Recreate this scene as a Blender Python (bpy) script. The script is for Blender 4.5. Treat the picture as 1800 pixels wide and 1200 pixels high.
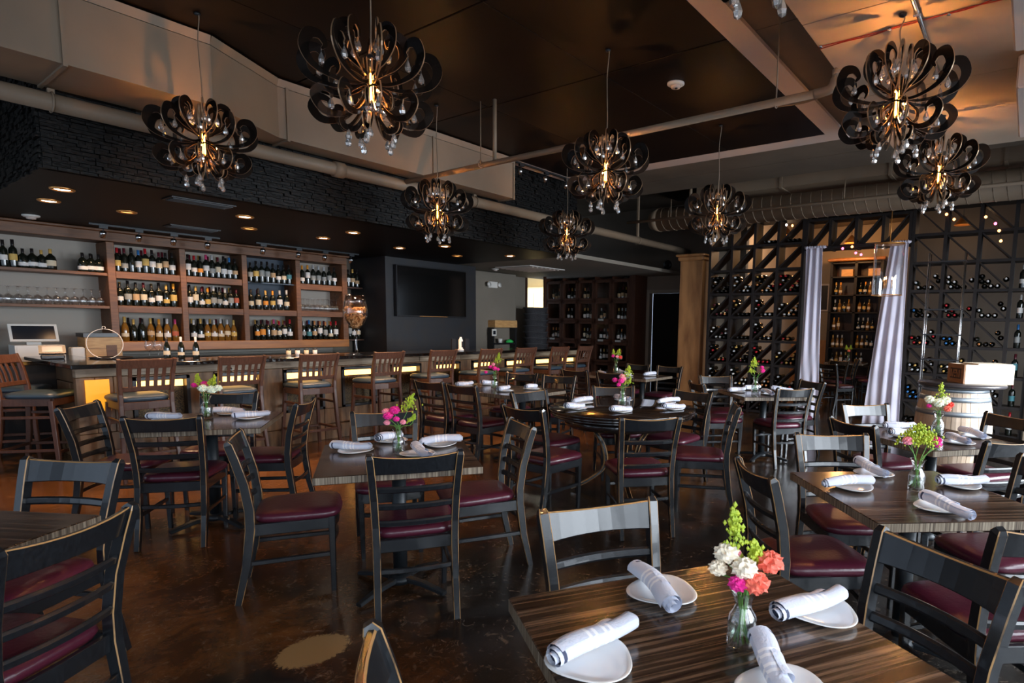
import bpy, math, random
from math import sin, cos, pi, radians, sqrt, hypot, atan2
from mathutils import Vector, Matrix, noise
V = Vector
SC = bpy.context.scene
for _o in list(bpy.data.objects):
    bpy.data.objects.remove(_o)
COL = SC.collection
random.seed(7)

# ------------------------------------------------------------------ camera
cam_d = bpy.data.cameras.new('camera')
cam = bpy.data.objects.new('camera', cam_d); COL.objects.link(cam)
R_ = V((0.809148, 0.587321, 0.018242)); D_ = V((0.080031, -0.079397, -0.993625)); F_ = V((-0.582129, 0.80545, -0.111248))
cam.matrix_world = Matrix(((R_.x, -D_.x, -F_.x, 0), (R_.y, -D_.y, -F_.y, 0), (R_.z, -D_.z, -F_.z, 1.5), (0, 0, 0, 1)))
cam_d.sensor_fit = 'HORIZONTAL'; cam_d.sensor_width = 36.0
cam_d.lens = 1037.93 / 1800 * 36
cam_d.shift_x = (900 - 1052.56) / 1800
cam_d.shift_y = (686.8 - 600) / 1800
cam_d.clip_start = 0.05; cam_d.clip_end = 100
cam_d.dof.use_dof = True; cam_d.dof.focus_distance = 2.9; cam_d.dof.aperture_fstop = 9.0
SC.camera = cam

# ------------------------------------------------------------------ world, window daylight, exposure
W = bpy.data.worlds.new('world'); SC.world = W; W.use_nodes = True
W.node_tree.nodes['Background'].inputs[0].default_value = (0.62, 0.78, 1.0, 1)
W.node_tree.nodes['Background'].inputs[1].default_value = 1.0
SC.view_settings.view_transform = 'Standard'; SC.view_settings.look = 'None'
SC.view_settings.exposure = 0.65; SC.view_settings.gamma = 1.0; SC.view_settings.use_curve_mapping = False
DAY = (0.84, 0.92, 1.0)
WARM = (1.0, 0.42, 0.11)
def area(name, loc, direc, sx, sy, power, col):
    l = bpy.data.lights.new(name, 'AREA'); l.shape = 'RECTANGLE'; l.size = sx; l.size_y = sy
    l.energy = power; l.color = col; l.spread = radians(115)
    o = bpy.data.objects.new(name, l); COL.objects.link(o)
    o.location = loc; o.rotation_euler = V(direc).to_track_quat('-Z', 'Y').to_euler()
    return o
# daylight through the five panes of the shopfront on the right and the two panes behind the camera
for i, (yy, pw) in enumerate(((-0.6, 36), (2.0, 58), (4.6, 75), (7.2, 260), (12.6, 60))):
    area('daylight_right', (2.95, yy, 1.65), (-1, 0, -0.55), 2.2, 2.2, pw * 0.95, DAY)
for xx in (1.2,):
    area('daylight_front', (xx, -2.45, 1.65), (0, 1, -0.45), 2.2, 2.2, 22, DAY)

# ------------------------------------------------------------------ materials
def mat(name, col, rough=0.5, metal=0.0, col2=None, scale=8.0, stretch=(1, 1, 1), lo=0.35, hi=0.65, bump=0.0, emit=None, es=0.0, trans=0.0, ior=1.5, coat=0.0, spec=0.5, detail=4.0, coords='Object', rough2=None, rot=(0, 0, 0)):
    m = bpy.data.materials.new(name); m.use_nodes = True
    nt = m.node_tree; b = nt.nodes['Principled BSDF']
    b.inputs['Base Color'].default_value = (*col, 1); b.inputs['Roughness'].default_value = rough
    b.inputs['Metallic'].default_value = metal; b.inputs['IOR'].default_value = ior
    b.inputs['Transmission Weight'].default_value = trans
    b.inputs['Coat Weight'].default_value = coat; b.inputs['Specular IOR Level'].default_value = spec
    if emit: b.inputs['Emission Color'].default_value = (*emit, 1); b.inputs['Emission Strength'].default_value = es
    if col2 is not None or bump or rough2 is not None:
        tc = nt.nodes.new('ShaderNodeTexCoord'); mp = nt.nodes.new('ShaderNodeMapping'); nz = nt.nodes.new('ShaderNodeTexNoise')
        mp.inputs['Scale'].default_value = stretch; mp.inputs['Rotation'].default_value = rot
        nz.inputs['Scale'].default_value = scale; nz.inputs['Detail'].default_value = detail
        nt.links.new(tc.outputs[coords], mp.inputs[0]); nt.links.new(mp.outputs[0], nz.inputs[0])
        if col2 is not None:
            r = nt.nodes.new('ShaderNodeValToRGB'); r.color_ramp.elements[0].position = lo; r.color_ramp.elements[1].position = hi
            r.color_ramp.elements[0].color = (*col, 1); r.color_ramp.elements[1].color = (*col2, 1)
            nt.links.new(nz.outputs[0], r.inputs[0]); nt.links.new(r.outputs[0], b.inputs['Base Color'])
        if rough2 is not None:
            mr = nt.nodes.new('ShaderNodeMapRange'); mr.inputs[3].default_value = rough; mr.inputs[4].default_value = rough2
            nt.links.new(nz.outputs[0], mr.inputs[0]); nt.links.new(mr.outputs[0], b.inputs['Roughness'])
        if bump:
            bp = nt.nodes.new('ShaderNodeBump'); bp.inputs['Strength'].default_value = bump; bp.inputs['Distance'].default_value = 0.01
            nt.links.new(nz.outputs[0], bp.inputs['Height']); nt.links.new(bp.outputs[0], b.inputs['Normal'])
    return m
def thin_glass(name, tint=(1, 1, 1), gloss=0.12, rough=0.02, edge=None):
    m = bpy.data.materials.new(name); m.use_nodes = True; nt = m.node_tree
    nt.nodes.remove(nt.nodes['Principled BSDF']); out = nt.nodes['Material Output']
    t = nt.nodes.new('ShaderNodeBsdfTransparent'); t.inputs[0].default_value = (*tint, 1)
    g = nt.nodes.new('ShaderNodeBsdfGlossy'); g.inputs['Roughness'].default_value = rough
    lw = nt.nodes.new('ShaderNodeLayerWeight'); lw.inputs[0].default_value = 0.35
    ma = nt.nodes.new('ShaderNodeMath'); ma.operation = 'MULTIPLY_ADD'; ma.inputs[1].default_value = 0.75 if gloss > 0.05 else 0.06; ma.inputs[2].default_value = gloss * 0.4
    mx = nt.nodes.new('ShaderNodeMixShader')
    nt.links.new(lw.outputs['Facing'], ma.inputs[0]); nt.links.new(ma.outputs[0], mx.inputs[0])
    nt.links.new(t.outputs[0], mx.inputs[1]); nt.links.new(g.outputs[0], mx.inputs[2]); nt.links.new(mx.outputs[0], out.inputs[0])
    return m
def wear_mat(name, base, worn, rough):
    return mat(name, base, rough, col2=worn, scale=7, lo=0.38, hi=0.52, detail=6)
M = {}
M['black_wood'] = mat('black_lacquer', (0.009, 0.010, 0.012), 0.25, col2=(0.014, 0.016, 0.019), scale=30, stretch=(4, 4, 1), coat=0.2, spec=0.5)
M['worn_edge'] = wear_mat('worn_gold_edge', (0.014, 0.012, 0.011), (0.40, 0.22, 0.085), 0.35)
M['burgundy'] = mat('burgundy_vinyl', (0.072, 0.011, 0.024), 0.28, bump=0.12, scale=60, spec=0.6)
M['walnut'] = mat('walnut_stool_wood', (0.075, 0.030, 0.018), 0.38, col2=(0.11, 0.047, 0.028), scale=14, stretch=(5, 5, 0.8))
M['slate_vinyl'] = mat('slate_vinyl', (0.035, 0.060, 0.085), 0.4, bump=0.1, scale=60)
M['iron'] = mat('black_iron', (0.018, 0.022, 0.026), 0.42, metal=0.3, bump=0.1, scale=40)
M['chrome'] = mat('steel', (0.6, 0.6, 0.6), 0.25, metal=1)
M['white_china'] = mat('white_china', (0.80, 0.80, 0.80), 0.12, coat=0.5)
M['table_black'] = mat('gloss_black_table', (0.010, 0.008, 0.008), 0.10, coat=0.6, col2=(0.02, 0.012, 0.008), scale=3, rough2=0.2)
def laminate(name, c1, c2, c3, stretch, rough, scale=1.0):
    m = bpy.data.materials.new(name); m.use_nodes = True; nt = m.node_tree; b = nt.nodes['Principled BSDF']
    tc = nt.nodes.new('ShaderNodeTexCoord'); mp = nt.nodes.new('ShaderNodeMapping'); mp.inputs['Scale'].default_value = stretch
    nz = nt.nodes.new('ShaderNodeTexNoise'); nz.inputs['Scale'].default_value = scale; nz.inputs['Detail'].default_value = 5; nz.inputs['Roughness'].default_value = 0.65
    r = nt.nodes.new('ShaderNodeValToRGB'); e = r.color_ramp.elements
    e[0].position = 0.37; e[0].color = (*c1, 1); e[1].position = 0.64; e[1].color = (*c3, 1)
    k = e.new(0.5); k.color = (*c2, 1)
    nt.links.new(tc.outputs['Object'], mp.inputs[0]); nt.links.new(mp.outputs[0], nz.inputs[0]); nt.links.new(nz.outputs[0], r.inputs[0])
    nt.links.new(r.outputs[0], b.inputs['Base Color']); b.inputs['Roughness'].default_value = rough; b.inputs['Coat Weight'].default_value = 0.25; b.inputs['Coat Roughness'].default_value = 0.12
    return m
M['laminate'] = laminate('striped_laminate', (0.010, 0.006, 0.005), (0.050, 0.029, 0.019), (0.19, 0.12, 0.078), (1.2, 58, 4), 0.20)
M['lam_edge'] = laminate('laminate_edge', (0.05, 0.035, 0.024), (0.17, 0.13, 0.09), (0.36, 0.30, 0.22), (80, 80, 1.2), 0.4)
M['cloth'] = mat('napkin_cloth', (0.66, 0.69, 0.80), 0.85, bump=0.25, scale=160, spec=0.2)
M['cloth_stripe'] = mat('napkin_stripe', (0.90, 0.90, 0.94), 0.85, spec=0.2)
M['cloth_dark'] = mat('napkin_hem', (0.05, 0.06, 0.11), 0.8)
M['glass'] = mat('clear_glass', (0.97, 1.0, 0.99), 0.0, trans=1.0, ior=1.45)
M['thin_glass'] = thin_glass('thin_glass')
M['cabinet_glass'] = thin_glass('cabinet_pane_glass', (0.95, 0.95, 0.95), 0.02, 0.05)
M['smoke_glass'] = thin_glass('grey_glass', (0.8, 0.85, 0.85), 0.3)
M['water'] = thin_glass('water', (0.86, 0.95, 0.90), 0.1)
M['crystal'] = mat('crystal', (1, 0.93, 0.87), 0.03, trans=0.85, ior=1.6, spec=1.0)
M['acrylic'] = mat('black_acrylic', (0.008, 0.006, 0.005), 0.12, coat=0.4)
M['acrylic_edge'] = mat('acrylic_edge_painted_glow', (0.30, 0.18, 0.10), 0.28, metal=0.4)  # orange bulb glow along the fin edges is put into this colour
M['filament'] = mat('glowing_filament', (1, 0.5, 0.15), 0.5, emit=(1.0, 0.47, 0.11), es=55)
M['bulb_glass'] = thin_glass('amber_bulb_glass', (1.0, 0.74, 0.42), 0.1)
M['duct_paint'] = mat('taupe_duct_paint', (0.25, 0.185, 0.125), 0.5, col2=(0.21, 0.15, 0.10), scale=1.5, rough2=0.62)
M['ceiling'] = mat('brown_ceiling_paint', (0.115, 0.085, 0.058), 0.75, col2=(0.085, 0.062, 0.042), scale=2.2, bump=0.1)
M['slab_olive'] = mat('olive_slab_paint', (0.13, 0.10, 0.07), 0.75, col2=(0.10, 0.076, 0.052), scale=1.8, bump=0.1)
M['bulkhead'] = mat('tan_ceiling_paint', (0.40, 0.31, 0.23), 0.7, col2=(0.33, 0.25, 0.185), scale=1.8, bump=0.1)
M['panel_brown'] = mat('dark_brown_ceiling_panel', (0.0062, 0.0034, 0.0026), 0.5, col2=(0.0045, 0.0025, 0.002), scale=1.3, spec=0.18)
M['trim_pale'] = mat('pale_trim', (0.52, 0.43, 0.38), 0.6)
M['soffit_black'] = mat('black_soffit', (0.0040, 0.0024, 0.0020), 0.5, spec=0.15)
M['fascia'] = mat('black_stacked_slate', (0.003, 0.003, 0.003), 0.5, col2=(0.05, 0.043, 0.037), scale=22, stretch=(1, 1.0, 1.6), lo=0.60, hi=0.80, bump=1.0, detail=8, spec=0.2)
M['wall'] = mat('olive_grey_wall', (0.20, 0.175, 0.14), 0.8, col2=(0.17, 0.148, 0.118), scale=1.2)
M['wall_dark'] = mat('brown_grey_wall', (0.14, 0.115, 0.09), 0.8, col2=(0.115, 0.092, 0.07), scale=1.2)
M['far_wall'] = mat('tan_private_wall', (0.30, 0.23, 0.165), 0.75, col2=(0.25, 0.19, 0.13), scale=1.0)
M['wainscot'] = mat('orange_wood_wainscot', (0.42, 0.20, 0.07), 0.5, col2=(0.30, 0.13, 0.045), scale=4, stretch=(6, 6, 1))
M['shelf_wood'] = mat('shelf_brown_wood', (0.17, 0.064, 0.019), 0.5, col2=(0.10, 0.036, 0.011), scale=5, stretch=(8, 1, 8))
M['shelf_back'] = mat('grey_niche_back', (0.34, 0.31, 0.27), 0.8)
M['shelf_ledge'] = mat('orange_ledge_wood', (0.40, 0.15, 0.030), 0.42, col2=(0.28, 0.10, 0.022), scale=3, stretch=(4, 1, 8))
M['cabinet'] = mat('dark_mahogany', (0.060, 0.022, 0.011), 0.4, col2=(0.036, 0.013, 0.007), scale=6, stretch=(8, 8, 1))
M['rack'] = mat('espresso_rack', (0.014, 0.011, 0.011), 0.5, col2=(0.020, 0.016, 0.015), scale=10, spec=0.3)
M['column_wood'] = mat('knotty_alder', (0.42, 0.20, 0.075), 0.5, col2=(0.20, 0.085, 0.032), scale=2.2, stretch=(3, 3, 0.7), lo=0.4, hi=0.72, detail=7)
M['tv'] = mat('tv_glass', (0.003, 0.003, 0.003), 0.12)
M['black_plastic'] = mat('black_plastic', (0.012, 0.012, 0.014), 0.35)
M['slate_tile'] = mat('charcoal_tile', (0.014, 0.016, 0.021), 0.45, col2=(0.020, 0.018, 0.018), scale=5, bump=0.15)
M['granite'] = mat('black_granite', (0.008, 0.008, 0.009), 0.08, col2=(0.03, 0.025, 0.02), scale=90, lo=0.6, hi=0.75)
M['plank'] = mat('weathered_plank', (0.27, 0.145, 0.065), 0.5, col2=(0.10, 0.052, 0.024), scale=3.2, stretch=(1, 5, 1.0), detail=7)
M['pale_plank'] = mat('pale_weathered_board', (0.36, 0.27, 0.18), 0.5, col2=(0.20, 0.14, 0.085), scale=5, stretch=(1, 0.8, 9))
M['amber_glow'] = mat('amber_light_strip', (1, 0.6, 0.2), 0.5, emit=(1.0, 0.50, 0.12), es=3.2)
M['amber_panel'] = mat('amber_lit_panel', (0.8, 0.4, 0.05), 0.5, emit=(1.0, 0.40, 0.02), es=0.55)
M['bronze_mesh'] = mat('bronze_mesh', (0.12, 0.075, 0.03), 0.4, metal=0.6, col2=(0.02, 0.014, 0.01), scale=120, lo=0.45, hi=0.55)
M['downlight'] = mat('downlight_lens', (1, 0.9, 0.8), 0.4, emit=(1.0, 0.78, 0.6), es=14)
M['downlight_warm'] = mat('amber_downlight_lens', (1, 0.6, 0.3), 0.4, emit=(1.0, 0.48, 0.13), es=1.7)
M['brass_trim'] = mat('brass_trim', (0.75, 0.35, 0.10), 0.3, metal=0.7)
M['white_plastic'] = mat('white_plastic', (0.72, 0.70, 0.66), 0.4)
M['screen'] = mat('dark_screen', (0.015, 0.018, 0.025), 0.15)
M['light_wood'] = mat('light_pine', (0.62, 0.36, 0.14), 0.5, col2=(0.48, 0.25, 0.09), scale=4, stretch=(2, 2, 12))
M['crate_wood'] = mat('pale_crate_pine', (0.80, 0.68, 0.52), 0.6, col2=(0.70, 0.55, 0.38), scale=3, stretch=(1, 1, 8))
M['crate_end'] = mat('brown_crate_end', (0.33, 0.15, 0.055), 0.55, col2=(0.26, 0.11, 0.04), scale=5, stretch=(1, 1, 8))
M['brand_mark'] = mat('burnt_mark', (0.05, 0.022, 0.012), 0.6)
M['stave'] = mat('oak_stave', (0.56, 0.44, 0.33), 0.6, col2=(0.40, 0.29, 0.20), scale=3, stretch=(5, 5, 0.7), detail=6)
M['hoop'] = mat('galvanised_hoop', (0.34, 0.38, 0.42), 0.4, metal=0.7)
M['barrel_top'] = mat('dark_barrel_top', (0.05, 0.043, 0.045), 0.3)
M['curtain'] = mat('lilac_white_curtain', (0.70, 0.67, 0.78), 0.85, spec=0.2)
M['stem'] = mat('green_stem', (0.10, 0.26, 0.04), 0.5)
M['goldenrod'] = mat('goldenrod', (0.50, 0.58, 0.04), 0.6, col2=(0.30, 0.42, 0.03), scale=30)
M['magenta'] = mat('magenta_petal', (0.72, 0.015, 0.25), 0.6)
M['coral'] = mat('coral_petal', (0.88, 0.17, 0.11), 0.6)
M['cream'] = mat('cream_petal', (0.85, 0.74, 0.58), 0.6)
M['pink'] = mat('pink_petal', (0.85, 0.28, 0.36), 0.6)
M['white_petal'] = mat('white_petal', (0.82, 0.86, 0.66), 0.6)
M['red_petal'] = mat('red_petal', (0.75, 0.05, 0.03), 0.6)
M['dark_bottle'] = mat('dark_green_bottle', (0.008, 0.010, 0.007), 0.06, spec=0.8)
M['amber_bottle'] = mat('amber_bottle', (0.16, 0.075, 0.012), 0.08, spec=0.8)
M['cork'] = mat('cork', (0.62, 0.32, 0.12), 0.8, col2=(0.45, 0.22, 0.08), scale=30)
M['window_frame'] = mat('black_window_frame', (0.02, 0.02, 0.02), 0.4)
M['wicker'] = mat('dark_wicker', (0.020, 0.020, 0.024), 0.5, col2=(0.045, 0.045, 0.05), scale=60, bump=0.6)
LABELS = {'white': (0.72, 0.70, 0.68), 'cream': (0.66, 0.56, 0.40), 'yellow': (0.60, 0.40, 0.11), 'grey': (0.30, 0.31, 0.30), 'tan': (0.50, 0.33, 0.18), 'red': (0.45, 0.10, 0.05), 'teal': (0.06, 0.22, 0.26), 'orange': (0.75, 0.28, 0.04)}
for k, c in LABELS.items(): M['label_' + k] = mat(k + '_paper_label', c, 0.7)
FOILS = {'black': (0.015, 0.012, 0.012), 'red': (0.45, 0.012, 0.02), 'gold': (0.62, 0.38, 0.10), 'white': (0.65, 0.63, 0.62), 'burgundy': (0.10, 0.010, 0.02), 'orange': (0.80, 0.32, 0.03), 'blue': (0.03, 0.16, 0.42), 'pink': (0.55, 0.05, 0.16), 'copper': (0.62, 0.23, 0.07), 'silver': (0.45, 0.46, 0.48)}
for k, c in FOILS.items(): M['foil_' + k] = mat(k + '_foil', c, 0.35, metal=0.15)

# ------------------------------------------------------------------ mesh builder
class MB:
    def __init__(s): s.v = []; s.f = []; s.m = []; s.sm = []
    def add(s, vs, fs, m=0, sm=False):
        o = len(s.v); s.v += [tuple(x) for x in vs]
        for i, f in enumerate(fs):
            s.f.append(tuple(o + a for a in f)); s.m.append(m[i] if isinstance(m, list) else m); s.sm.append(sm)
        return s
    def box(s, c, d, m=0, rz=0, T=None):
        x, y, z = d[0] / 2, d[1] / 2, d[2] / 2
        A = T if T else Matrix.Translation(c) @ Matrix.Rotation(rz, 4, 'Z')
        vs = [A @ V(p) for p in ((-x, -y, -z), (x, -y, -z), (x, y, -z), (-x, y, -z), (-x, -y, z), (x, -y, z), (x, y, z), (-x, y, z))]
        return s.add(vs, [(0, 3, 2, 1), (4, 5, 6, 7), (0, 1, 5, 4), (1, 2, 6, 5), (2, 3, 7, 6), (3, 0, 4, 7)], m)
    def bbox(s, a, b, m=0):
        return s.box([(p + q) / 2 for p, q in zip(a, b)], [abs(q - p) for p, q in zip(a, b)], m)
    def cbox(s, c, d, ch=0.004, m=0, em=None, rz=0, T=None):      # box with chamfered vertical and horizontal edges
        x, y, z = d[0] / 2, d[1] / 2, d[2] / 2; A = T if T else Matrix.Translation(c) @ Matrix.Rotation(rz, 4, 'Z')
        def ring(ix, zz): return [A @ V(p) for p in ((-x + ix, -y + ix + ch, zz), (-x + ix + ch, -y + ix, zz), (x - ix - ch, -y + ix, zz), (x - ix, -y + ix + ch, zz), (x - ix, y - ix - ch, zz), (x - ix - ch, y - ix, zz), (-x + ix + ch, y - ix, zz), (-x + ix, y - ix - ch, zz))]
        rs = [ring(ch, -z), ring(0, -z + ch), ring(0, z - ch), ring(ch, z)]
        return s.rings(rs, m, em)
    def rings(s, rs, m=0, em=None, cap0=True, cap1=True, sm=False):
        n = len(rs[0]); vs = [p for r in rs for p in r]; fs = []; ms = []
        for i in range(len(rs) - 1):
            for j in range(n):
                k = (j + 1) % n; fs.append((i * n + j, i * n + k, (i + 1) * n + k, (i + 1) * n + j)); ms.append(m if em is None else (em if i != 1 and len(rs) == 4 else m))
        if cap0: fs.append(tuple(reversed(range(n)))); ms.append(m)
        if cap1: fs.append(tuple((len(rs) - 1) * n + j for j in range(n))); ms.append(m)
        return s.add(vs, fs, ms, sm)
    def sweep(s, path, sec, S, scale=None, em=None, m=0, caps=True, sm=False, closed=False):
        path = [V(p) for p in path]; n = len(sec); N = len(path); rs = []; S = V(S)
        for i, p in enumerate(path):
            a = path[(i - 1) % N] if (closed or i > 0) else path[i]; b = path[(i + 1) % N] if (closed or i < N - 1) else path[i]
            T = (b - a).normalized(); u = (S - T * S.dot(T)).normalized(); w = T.cross(u)
            k = scale[i] if scale else (1, 1)
            if not isinstance(k, tuple): k = (k, k)
            rs.append([p + u * (q[0] * k[0]) + w * (q[1] * k[1]) for q in sec])
        vs = [q for r in rs for q in r]; fs = []; ms = []
        for i in range(N if closed else N - 1):
            for j in range(n):
                k = (j + 1) % n; i2 = (i + 1) % N
                fs.append((i * n + j, i * n + k, i2 * n + k, i2 * n + j)); ms.append(em[j] if em else m)
        if caps and not closed:
            fs.append(tuple(reversed(range(n)))); ms.append(m); fs.append(tuple((N - 1) * n + j for j in range(n))); ms.append(m)
        return s.add(vs, fs, ms, sm)
    def tube(s, path, r, n=8, m=0, sm=True, caps=True, closed=False):
        rr = r if isinstance(r, (list, tuple)) else [r] * len(path)
        sec = [(cos(2 * pi * i / n), sin(2 * pi * i / n)) for i in range(n)]
        d = V(path[-1]) - V(path[0]); S = V((0, 0, 1)) if abs(d.normalized().z if d.length > 1e-6 else 0) < 0.9 else V((1, 0, 0))
        return s.sweep(path, sec, S, [float(x) for x in rr], m=m, sm=sm, caps=caps, closed=closed)
    def lathe(s, prof, n=16, c=(0, 0, 0), m=0, sm=True, rf=None, axis='Z', ms=None, a0=0.0, a1=2 * pi, cap=True):
        full = abs(a1 - a0 - 2 * pi) < 1e-6; K = n if full else n + 1; vs = []; c = V(c)
        for r, z in prof:
            for j in range(K):
                t = a0 + (a1 - a0) * j / n; q = r * (rf(t) if rf else 1)
                p = V((q * cos(t), q * sin(t), z))
                if axis == 'Y': p = V((p.x, p.z, p.y))
                elif axis == 'X': p = V((p.z, p.x, p.y))
                vs.append(c + p)
        fs = []; mm = []
        for i in range(len(prof) - 1):
            for j in range(K if full else K - 1):
                k = (j + 1) % K; fs.append((i * K + j, i * K + k, (i + 1) * K + k, (i + 1) * K + j)); mm.append(ms[i] if ms else m)
        if cap and full:
            if prof[0][0] > 1e-5: fs.append(tuple(reversed(range(K)))); mm.append(ms[0] if ms else m)
            if prof[-1][0] > 1e-5: fs.append(tuple((len(prof) - 1) * K + j for j in range(K))); mm.append(ms[-1] if ms else m)
        return s.add(vs, fs, mm, sm)
    def prism(s, pts, T, th, m=0, em=None):                       # 2-D outline in the local XY plane of T, thickness along local Z
        n = len(pts); vs = [T @ V((x, y, -th / 2)) for x, y in pts] + [T @ V((x, y, th / 2)) for x, y in pts]
        fs = [tuple(reversed(range(n))), tuple(range(n, 2 * n))] + [(j, (j + 1) % n, n + (j + 1) % n, n + j) for j in range(n)]
        return s.add(vs, fs, [m, m] + [m if em is None else em] * n)
    def build(s, name, mats, parent=None, loc=None, mesh=None):
        if mesh is None:
            mesh = bpy.data.meshes.new(name); mesh.from_pydata(s.v, [], s.f)
            mats = mats if isinstance(mats, (list, tuple)) else [mats]
            for q in mats: mesh.materials.append(M[q] if isinstance(q, str) else q)
            mesh.polygons.foreach_set('material_index', s.m); mesh.polygons.foreach_set('use_smooth', s.sm); mesh.update()
        o = bpy.data.objects.new(name, mesh); COL.objects.link(o)
        if parent: o.parent = parent
        if loc: o.location = loc
        return o
def tag(o, label=None, cat=None, group=None, kind=None):
    if label: o['label'] = label
    if cat: o['category'] = cat
    if group: o['group'] = group
    if kind: o['kind'] = kind
    return o
def thing(name, loc=(0, 0, 0), rz=0.0, label=None, cat=None, group=None):
    o = bpy.data.objects.new(name, None); COL.objects.link(o); o.empty_display_size = 0.1
    o.location = loc; o.rotation_euler = (0, 0, rz); return tag(o, label, cat, group)
KIDS = {}
def tree(root):
    ks = [c for c in root.children]; return (root, [tree(c) for c in ks])
def dup_tree(t, parent=None):
    o = t[0].copy(); COL.objects.link(o)
    if parent: o.parent = parent
    for c in t[1]: dup_tree(c, o)
    return o
class Proto:
    def __init__(s, root): s.t = tree(root); s.first = True
    def place(s, loc, rz=0.0, label=None, cat=None, group=None, rot=None):
        o = s.t[0] if s.first else dup_tree(s.t); s.first = False
        o.location = loc; o.rotation_euler = rot if rot else (0, 0, rz); return tag(o, label, cat, group)
def struct(name, mb, mats): return tag(mb.build(name, mats), kind='structure')
def sec(w, d, c):
    x, y = w / 2, d / 2
    return [(-x + c, -y), (x - c, -y), (x, -y + c), (x, y - c), (x - c, y), (-x + c, y), (-x, y - c), (-x, -y + c)]
WE = [0, 1, 0, 1, 0, 1, 0, 1]
def spline(P, k=6):
    P = [V(p) for p in P]; out = []
    for i in range(len(P) - 1):
        a = P[max(i - 1, 0)]; b = P[i]; c = P[i + 1]; d = P[min(i + 2, len(P) - 1)]
        for j in range(k):
            t = j / k; out.append(0.5 * ((2 * b) + (c - a) * t + (2 * a - 5 * b + 4 * c - d) * t * t + (3 * b - a - 3 * c + d) * t ** 3))
    out.append(P[-1]); return out

# ================================================================== SETTING
ZC = 4.0
# floor: dark acid-stained polished concrete with orange-brown fields, scuffs and one pale bare patch
fm = bpy.data.materials.new('stained_concrete'); fm.use_nodes = True; nt = fm.node_tree; b = nt.nodes['Principled BSDF']
def nd(t, **k):
    n = nt.nodes.new(t)
    for a, c in k.items(): n.inputs[a].default_value = c
    return n
def lk(a, b2): nt.links.new(a, b2)
tc = nd('ShaderNodeTexCoord'); n1 = nd('ShaderNodeTexNoise', Scale=0.55, Detail=8.0, Roughness=0.62); n2 = nd('ShaderNodeTexNoise', Scale=3.2, Detail=10.0, Roughness=0.7); n2.inputs['Distortion'].default_value = 1.2
n3 = nd('ShaderNodeTexNoise', Scale=13.0, Detail=8.0, Roughness=0.75); n3.inputs['Distortion'].default_value = 2.5
for n in (n1, n2, n3): lk(tc.outputs['Object'], n.inputs[0])
sx = nd('ShaderNodeSeparateXYZ'); lk(tc.outputs['Object'], sx.inputs[0])
# browner stain towards the bar side of the room
mrx = nd('ShaderNodeMapRange'); mrx.inputs[1].default_value = -1.6; mrx.inputs[2].default_value = -4.2; mrx.inputs[3].default_value = -0.12; mrx.inputs[4].default_value = 0.14
lk(sx.outputs[0], mrx.inputs[0])
ad = nd('ShaderNodeMath'); ad.operation = 'ADD'; lk(n1.outputs[0], ad.inputs[0]); lk(mrx.outputs[0], ad.inputs[1])
ad2 = nd('ShaderNodeMath'); ad2.operation = 'MULTIPLY_ADD'; ad2.inputs[1].default_value = 0.35; lk(n2.outputs[0], ad2.inputs[0]); lk(ad.outputs[0], ad2.inputs[2])
r1 = nd('ShaderNodeValToRGB'); e = r1.color_ramp.elements; e[0].position = 0.63; e[0].color = (0.014, 0.0115, 0.010, 1); e[1].position = 0.90; e[1].color = (0.20, 0.080, 0.020, 1); k = e.new(0.73); k.color = (0.070, 0.028, 0.009, 1)
lk(ad2.outputs[0], r1.inputs[0])
r2 = nd('ShaderNodeValToRGB'); e = r2.color_ramp.elements; e[0].position = 0.53; e[0].color = (0, 0, 0, 1); e[1].position = 0.68; e[1].color = (1, 1, 1, 1); lk(n3.outputs[0], r2.inputs[0])
r2b = nd('ShaderNodeValToRGB'); e = r2b.color_ramp.elements; e[0].position = 0.42; e[0].color = (0, 0, 0, 1); e[1].position = 0.62; e[1].color = (0.6, 0.6, 0.6, 1); lk(n2.outputs[0], r2b.inputs[0])
mm = nd('ShaderNodeMath'); mm.operation = 'MULTIPLY'; lk(r2.outputs[0], mm.inputs[0]); lk(r2b.outputs[0], mm.inputs[1])
mx = nd('ShaderNodeMix'); mx.data_type = 'RGBA'; lk(mm.outputs[0], mx.inputs[0]); lk(r1.outputs[0], mx.inputs[6]); mx.inputs[7].default_value = (0.30, 0.24, 0.18, 1)
# bare patch: an ellipse with a ragged edge
vm = nd('ShaderNodeVectorMath'); vm.operation = 'SUBTRACT'; vm.inputs[1].default_value = (-2.53, 1.31, 0); lk(tc.outputs['Object'], vm.inputs[0])
mp = nd('ShaderNodeMapping'); mp.inputs['Rotation'].default_value = (0, 0, radians(-4)); mp.inputs['Scale'].default_value = (7.0, 5.4, 1); mp.vector_type = 'POINT'
lk(vm.outputs[0], mp.inputs[0]); ln = nd('ShaderNodeVectorMath'); ln.operation = 'LENGTH'; lk(mp.outputs[0], ln.inputs[0])
nn = nd('ShaderNodeMath'); nn.operation = 'MULTIPLY_ADD'; nn.inputs[1].default_value = 0.75; lk(n3.outputs[0], nn.inputs[0]); lk(ln.outputs['Value'], nn.inputs[2])
pr = nd('ShaderNodeMapRange'); pr.inputs[1].default_value = 1.27; pr.inputs[2].default_value = 1.20; lk(nn.outputs[0], pr.inputs[0])
mx2 = nd('ShaderNodeMix'); mx2.data_type = 'RGBA'; lk(pr.outputs[0], mx2.inputs[0]); lk(mx.outputs[2], mx2.inputs[6]); mx2.inputs[7].default_value = (0.30, 0.20, 0.09, 1)
lk(mx2.outputs[2], b.inputs['Base Color'])
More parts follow.
